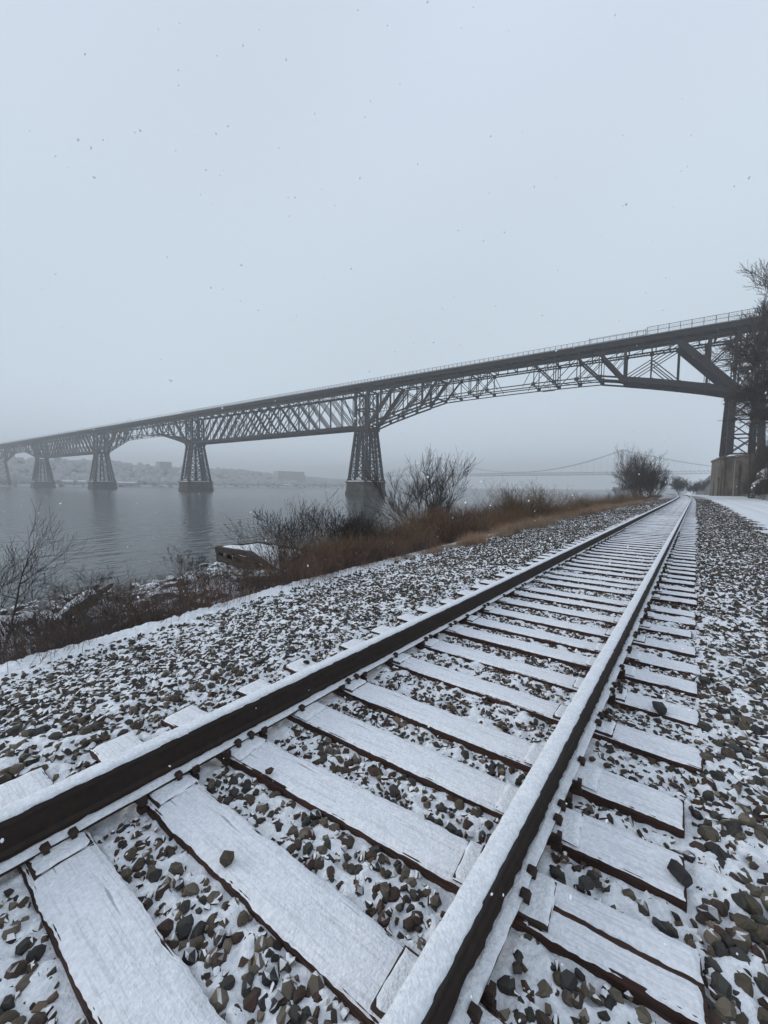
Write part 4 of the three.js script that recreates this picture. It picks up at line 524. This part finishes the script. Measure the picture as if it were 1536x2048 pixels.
scatter('shore_scrub', 'thin twiggy scrub among the snowy shore stones', 'scrub', clump(2031, 46, 0.7, 0.5, 0.6, 0.0034, 4), plain, 230, 2032, (r) => { const t = -2 + 22 * r(), w = shore(t), e = edgeL(t), s = lerp(e - 3, w + 2.2, r()); return { s, t, y: bankAt(s, t), k: 0.35 + 0.8 * r(), c: C(0.085, 0.052, 0.036) }; });
scatter('hillside_scrub', 'dark leafless scrub covering the steep hillside', 'scrub', clump(2041, 110, 3.0, 1.5, 0.6, 0.013, 5), plain, 1000, 2042, (r) => { const t = 70 + 150 * r(), d = 0.5 + 13 * r() ** 1.5, s = pathR(t) + d; return { s, t, y: hillY(s, t), k: (0.6 + 1.0 * r()) * (d < 2 ? 0.6 : 1), c: r() < 0.5 ? C(0.045, 0.038, 0.034) : C(0.06, 0.045, 0.036) }; });
scatter('thicket_scrub', 'dark undergrowth at the foot of the trees where the track bends', 'undergrowth', clump(2051, 90, 1.5, 1.1, 0.6, 0.007, 4), plain, 150, 2052, (r) => { const t = 62 + 120 * r(), s = edgeL(t) - 1.6 - 5 * r(); return { s, t, y: bankAt(s, t), k: 0.6 + 0.7 * r(), c: r() < 0.5 ? C(0.055, 0.045, 0.04) : C(0.075, 0.05, 0.036) }; });

// ---------------------------------------------------------------- shore stones, driftwood, landing
const rockGeo = (seed, d, flat, snowy) => { const r = rngOf(seed), g = new THREE.IcosahedronGeometry(1, d), p = g.attributes.position, v = V(0, 0, 0), pl = Array.from({ length: 10 }, () => [V(r() - 0.5, r() - 0.5, r() - 0.5).normalize(), 0.5 + 0.45 * r()]);
  for (let i = 0; i < p.count; i++) { v.fromBufferAttribute(p, i).normalize(); let R = 1; for (const [n, h] of pl) { const c = n.dot(v); if (c > 0.01) R = Math.min(R, h / c); } v.multiplyScalar(R * (0.9 + 0.2 * fbm(v.x * 4 + seed, v.z * 4 + v.y * 3, 2, d > 3 ? 4 : 2))); p.setXYZ(i, v.x, v.y * flat, v.z * 0.8); } g.computeVertexNormals();
  const N = g.attributes.normal, c = new Float32Array(p.count * 3); for (let i = 0; i < p.count; i += 3) { const s = smooth(snowy - 0.12, snowy + 0.08, N.getY(i) + 0.25 * (noise2(p.getX(i) * 4, p.getZ(i) * 4, 5) - 0.5)), w = 0.05 + 0.04 * hash2(i, seed, 3); for (let q = 0; q < 3; q++) { c[(i + q) * 3] = lerp(w * 1.08, 0.78, s); c[(i + q) * 3 + 1] = lerp(w, 0.8, s); c[(i + q) * 3 + 2] = lerp(w * 0.92, 0.825, s); } } g.setAttribute('color', new THREE.BufferAttribute(c, 3)); return g; };
{
  const kinds = Array.from({ length: 8 }, (_, k) => rockGeo(3001 + k, 2, 0.5, [0.5, 0.65, 0.75, 0.6][k % 4])), r = rngOf(3020), bank = scene.getObjectByName('river_bank');
  for (let i = 0; i < 290; i++) { const t = -3 + 25 * r(), w = shore(t), k = r(), s = k < 0.7 ? w + (r() - 0.25) * 3.0 : lerp(edgeL(t) - 2, w, r()); const z = 0.12 + 0.34 * r() * r() + (s < w + 1 ? 0.08 : 0); const m = mesh('stone', kinds[i % 8], M.vc, bank); m.position.set(s, bankY(s, t) + 0.02, -t); m.rotation.y = r() * 6.28; m.scale.set(z, z, z); }
}
const blotch = (label, seed, name, cat, build, pos) => { const g = thing(name, label, cat, pos); build(g, rngOf(seed)); return g; };
const snowyTop = (pts, r0, lift, w0) => { const m = new MB(); let w = w0; for (let i = 0; i + 1 < pts.length; i++) { const a = pts[i], b = pts[i + 1], d = b.clone().sub(a), s = d.clone().cross(V(0, 1, 0)).normalize(), P = (o, e, h) => o.clone().addScaledVector(s, e).add(V(0, h, 0)); const ra = r0[i] * (0.9 + 0.1 * hash2(i, 3, 8)), rb = r0[i + 1] * (0.9 + 0.1 * hash2(i + 1, 3, 8)); if (lift < 0.03 && hash2(i, Math.round(pts[0].x * 10), 5) < 0.22) continue; w = w0 * (0.6 + 0.5 * hash2(i, 7, Math.round(pts[0].z * 10))); const A = [P(a, -ra * w, ra * 0.72), P(a, -ra * w * 0.5, ra + lift * 0.8), P(a, ra * w * 0.5, ra + lift), P(a, ra * w, ra * 0.72)], B = [P(b, -rb * w, rb * 0.72), P(b, -rb * w * 0.5, rb + lift * 0.8), P(b, rb * w * 0.5, rb + lift), P(b, rb * w, rb * 0.72)]; for (let k = 0; k < 3; k++) m.quad(A[k], A[k + 1], B[k + 1], B[k]); } return m; };
const logOf = (label, seed, a, b, ra, rb) => blotch(label, seed, 'driftwood_log', 'log', (g, r) => { const m = new MB(), n = 7, pts = [], rs = []; for (let i = 0; i <= n; i++) { const k = i / n; pts.push(a.clone().lerp(b, k).add(V((r() - 0.5) * 0.06, 0.05 * Math.sin(k * 3) + (r() - 0.5) * 0.03, (r() - 0.5) * 0.06))); rs.push(lerp(ra, rb, k) * (0.92 + 0.16 * r())); } for (let i = 0; i < n; i++) m.tube(pts[i], pts[i + 1], rs[i], rs[i + 1], 9); for (const [p, R] of [[pts[0], rs[0]], [pts[n], rs[n]]]) { const d = b.clone().sub(a).normalize().multiplyScalar(p === pts[0] ? -0.01 : 0.01); m.tube(p, p.clone().add(d), R, R * 0.05, 9); } m.build('log', M.weathered, g); snowyTop(pts, rs, 0.02, 0.72).build('snow_cover', M.snow, g); }, [a.x, bankY(a.x, -a.z), a.z]);
const on = (s, t, h) => V(s, bankY(s, t) + h, -t);
// the big stump: trunk lying towards the camera, root plate with broken roots pointing up at the water
blotch('big snow-topped driftwood trunk with broken upturned roots, lying at the water', 3101, 'driftwood_stump', 'driftwood', (g, r) => {
  const a = on(-13.1, 2.75, 0.2), b = on(-15.2, 4.15, 0.5), m = new MB(), n = 8, pts = [], rs = []; for (let i = 0; i <= n; i++) { const k = i / n; pts.push(a.clone().lerp(b, k).add(V((r() - 0.5) * 0.06, 0.1 * Math.sin(k * 3.1), 0))); rs.push(lerp(0.15, 0.27, k * k) * (0.95 + 0.1 * r())); } for (let i = 0; i < n; i++) m.tube(pts[i], pts[i + 1], rs[i], rs[i + 1], 10); m.tube(pts[0], pts[0].clone().add(V(0.05, 0, 0.03)), rs[0], 0.02, 10); m.build('trunk', M.weathered, g);
  snowyTop(pts, rs, 0.035, 0.8).build('snow_cover', M.snow, g);
  const c = pts[n]; for (const [dx, dy, dz, l, R] of [[-0.35, 1, -0.55, 0.5, 0.16], [0.45, 0.8, -0.75, 0.75, 0.15], [0.75, 0.3, 0.5, 0.55, 0.12], [-0.8, 0.55, 0.35, 0.6, 0.1], [0.3, -0.35, 0.5, 0.6, 0.15]]) { const q = new MB(); let p = c.clone(), d = V(dx, dy, dz).normalize(); for (let i = 0; i < 4; i++) { const e = p.clone().addScaledVector(d, l / 4); q.tube(p, e, R * (1 - 0.17 * i), R * (1 - 0.17 * (i + 1)), 8); p = e; d.add(V((r() - 0.5) * 0.6, (r() - 0.6) * 0.5, (r() - 0.5) * 0.6)).normalize(); } q.tube(p, p.clone().addScaledVector(d, 0.03), R * 0.32, 0.01, 8); q.build('root', M.weathered, g); }
}, [-14, bankY(-14, 3.6), -3.6]);
logOf('short snow-topped log below the big driftwood tree', 3111, on(-10.2, 2.0, 0.12), on(-11.9, 3.7, 0.14), 0.12, 0.1);
logOf('long thin log lying in the weeds right of the big driftwood tree', 3112, on(-10.9, 3.2, 0.12), on(-13.4, 5.4, 0.12), 0.09, 0.07);
logOf('snow-covered log lying in front of the timber landing', 3113, on(-13.6, 9.0, 0.16), on(-11.6, 10.4, 0.18), 0.15, 0.13);
logOf('broken log under the bare shrubs near the landing', 3114, on(-11.2, 7.4, 0.12), on(-9.9, 9.0, 0.14), 0.11, 0.09);
// the old timber landing: beams on crib blocks, decking under snow
blotch('old timber landing with sagging edge beam and snow-covered deck, jutting into the river', 3120, 'timber_landing', 'landing', (g, r) => {
  const oldWood = std({ color: C(0.075, 0.058, 0.046), map: rep(woodMap, 0.7, 1.5), roughness: 0.92, bumpMap: rep(woodMap, 0.7, 1.5), bumpScale: 0.015 }), Y = -2.35, A = V(-22.3, Y, -12.5), B = V(-15.4, Y - 0.3, -11.6), Cc = V(-15.4, Y - 0.05, -15.2), Dd = V(-22.0, Y + 0.02, -15.2);
  for (const [p, q, w] of [[A, V(-19.0, Y + 0.06, -12.45), 0.3], [V(-19.0, Y + 0.06, -12.45), V(-15.4, Y - 0.34, -11.6), 0.3], [B, Cc, 0.28], [Cc, Dd, 0.28], [Dd, A, 0.28]]) { const m = new MB(); m.bar(p, q, 0.3, w); m.build('edge_beam', oldWood, g); }
  for (let k = 0; k < 10; k++) { const u = (k + 0.5) / 10, m = new MB(); m.bar(A.clone().lerp(B, u).add(V(0, -0.02, 0)), Dd.clone().lerp(Cc, u).add(V(0, -0.02, 0)), 0.62, 0.1); m.build('deck_plank', oldWood, g); }
  for (let k = 0; k < 7; k++) { const u = k / 6, p = A.clone().lerp(B, u), m = new MB(); m.bar(p.clone().add(V(0, -1.5, -0.15)), p.clone().add(V(0, -0.14, -0.15)), 0.3, 0.3); m.build('pile', oldWood, g); } for (let k = 0; k < 2; k++) { const m = new MB(); m.bar(A.clone().add(V(0.2, -0.45 - 0.4 * k, 0.02)), B.clone().add(V(-0.2, -0.42 - 0.35 * k, 0.02)), 0.2, 0.24); m.build('waling', oldWood, g); }
  const p = [], u = [], ix = [], n = 40, mm = 16; for (let i = 0; i <= n; i++) for (let j = 0; j <= mm; j++) { const q = A.clone().lerp(B, 0.02 + 0.96 * i / n).lerp(Dd.clone().lerp(Cc, 0.02 + 0.96 * i / n), 0.05 + 0.9 * j / mm); const e = j === 0 || j === mm || i === 0 || i === n; p.push(q.x, q.y + (e ? 0.03 : 0.09 + 0.16 * (noise2(q.x * 1.3, q.z * 1.3, 4) - 0.3)) + 0.04, q.z + (e ? 0.4 * (noise2(q.x * 1.7, j, 9) - 0.5) : 0)); u.push(q.x, q.z); }
  for (let i = 0; i < n; i++) for (let j = 0; j < mm; j++) { const a = i * (mm + 1) + j, b = a + 1, c = a + mm + 1, d = c + 1; ix.push(a, b, d, a, d, c); } const sg = new THREE.BufferGeometry(); sg.setAttribute('position', new THREE.Float32BufferAttribute(p, 3)); sg.setAttribute('uv', new THREE.Float32BufferAttribute(u, 2)); sg.setIndex(ix); sg.computeVertexNormals(); sg.translate(-g.position.x, -g.position.y, -g.position.z); mesh('snow_cover', sg, M.snow, g);
}, [-18.6, -3.4, -13.5]);

// ---------------------------------------------------------------- along the snowy path
const poleMat = std({ color: C(0.12, 0.105, 0.09), roughness: 0.9, map: rep(woodMap, 0.6, 1) });
const pole = (label, s, t, h, r0, arms, mat, lean = 0) => { const y = grade(t) - 0.15, g = thing(arms === 2 ? 'steel_post' : 'utility_pole', label, arms === 2 ? 'post' : 'pole', [s, y, -t]), m = new MB(); m.tube(V(s, y - 0.3, -t), V(s + lean, y + h, -t), r0, r0 * 0.72, 10).tube(V(s + lean, y + h, -t), V(s + lean, y + h + 0.05, -t), r0 * 0.72, 0.01, 10); m.build('shaft', mat, g);
  if (arms === 1) { const b = new MB(); let p = V(s + lean * 0.7, y + h * 0.62, -t); for (let k = 0; k < 6; k++) { const q = p.clone().add(V(0.22, [0.02, 0.08, 0.16, 0.24, 0.3, 0.36][k], 0)); b.tube(p, q, 0.04, 0.04, 5); p = q; } b.build('bracket', mat, g); } if (arms === 2) { const b = new MB(); b.box(s, y + h - 0.25, -t, 0.5, 0.4, 0.3); b.build('signal_box', mat, g); } return g; };
pole('weathered wooden pole with a curved bracket standing before the snowy rocks on the right', 7.45, 98, 8.2, 0.15, 1, poleMat, -0.25);
pole('pale pole in front of the stone abutment', 7.5, 140, 9.4, 0.13, 0, std({ color: C(0.24, 0.22, 0.2), roughness: 0.9 }));
pole('dark post left of the abutment, farthest from the wall', 3.9, 158, 4.6, 0.12, 0, M.steel); pole('dark steel post with a box, between the two plain posts by the abutment', 4.9, 157, 5.6, 0.13, 2, M.steel); pole('dark post right against the corner of the abutment', 5.3, 150, 6.4, 0.13, 0, M.steel);
{ // snow-covered rocks at the foot of the hill
  const spots = [[8.6, 90, 1.7, 'big jagged boulder under snow at the right edge, lowest of the outcrop'], [9.4, 92, 2.2, 'tall jagged rock streaked with snow at the right edge, above the lowest boulder'], [7.9, 96.5, 0.9, 'small pale rounded boulder at the foot of the wooden pole'], [8.7, 97, 1.4, 'snow-topped rock right behind the wooden pole'], [10.6, 95, 2.4, 'highest snow-covered rock of the outcrop on the right']];
  spots.forEach(([s, t, z, label], i) => { const g = thing('boulder', label, 'boulder', [s, hillY(s, t), -t]); const m = mesh('rock', rockGeo(3201 + i, 5, 1.05, 0.5 + 0.08 * (i % 3)), M.vc, g); m.scale.set(z, z, z); m.rotation.y = i * 1.7; });
  const g = thing('fallen_tree', 'fallen snow-topped tree leaning on the rocks at the right edge', 'fallen tree', [8.6, hillY(8.6, 86), -86]), a = V(8.2, hillY(8.2, 86) + 0.4, -86), b = V(13.5, hillY(13.5, 89) + 1.6, -89), pts = range(0, 1, 0.125).map((k) => a.clone().lerp(b, k)), rs = pts.map((_, i) => 0.28 - 0.018 * i), m = new MB(); for (let i = 0; i + 1 < pts.length; i++) m.tube(pts[i], pts[i + 1], rs[i], rs[i + 1], 8); m.build('trunk', M.bark, g); snowyTop(pts, rs, 0.07, 0.85).build('snow_cover', M.snow, g); const tw = new MB(), r = rngOf(3300); for (let k = 2; k < 8; k++) grow(tw, r, pts[k], V(r() - 0.5, 0.7, r() - 0.2).normalize(), 1.3, 0.06, 2, { bend: 0.4, min: 0.012 }); tw.build('branches', M.bark, g, 'stuff'); }

// ---------------------------------------------------------------- falling snow
{
  const r = rngOf(4001), n = 1000, g = new THREE.IcosahedronGeometry(1, 1), w = new THREE.InstancedMesh(g, std({ color: C(0.85, 0.87, 0.9), roughness: 1 }), n), m = new THREE.Matrix4(), p = V(0, 0, 0);
  for (let i = 0; i < n; i++) { const d = 0.7 + 7 * r() ** 1.3, x = (r() - 0.5) * 2.1, y = (r() - 0.5) * 2.7; p.set(x, y, -1).multiplyScalar(d).applyEuler(camera.rotation).add(camera.position); if (p.y < 0.25) p.y = 0.3 + r() * 2.4; const z = 0.0013 + 0.0022 * r() * r(); m.compose(p, new THREE.Quaternion().setFromEuler(new THREE.Euler(r() * 3, r() * 3, 0.3)), V(z * (0.7 + 0.6 * r()), z * (1 + 1.1 * r()), z)); w.setMatrixAt(i, m); }
  w.name = 'falling_snow'; tag(w, 'snowflakes drifting down through the air', 'snowflakes', null, 'stuff'); scene.add(w);
}
renderer.render(scene, camera);
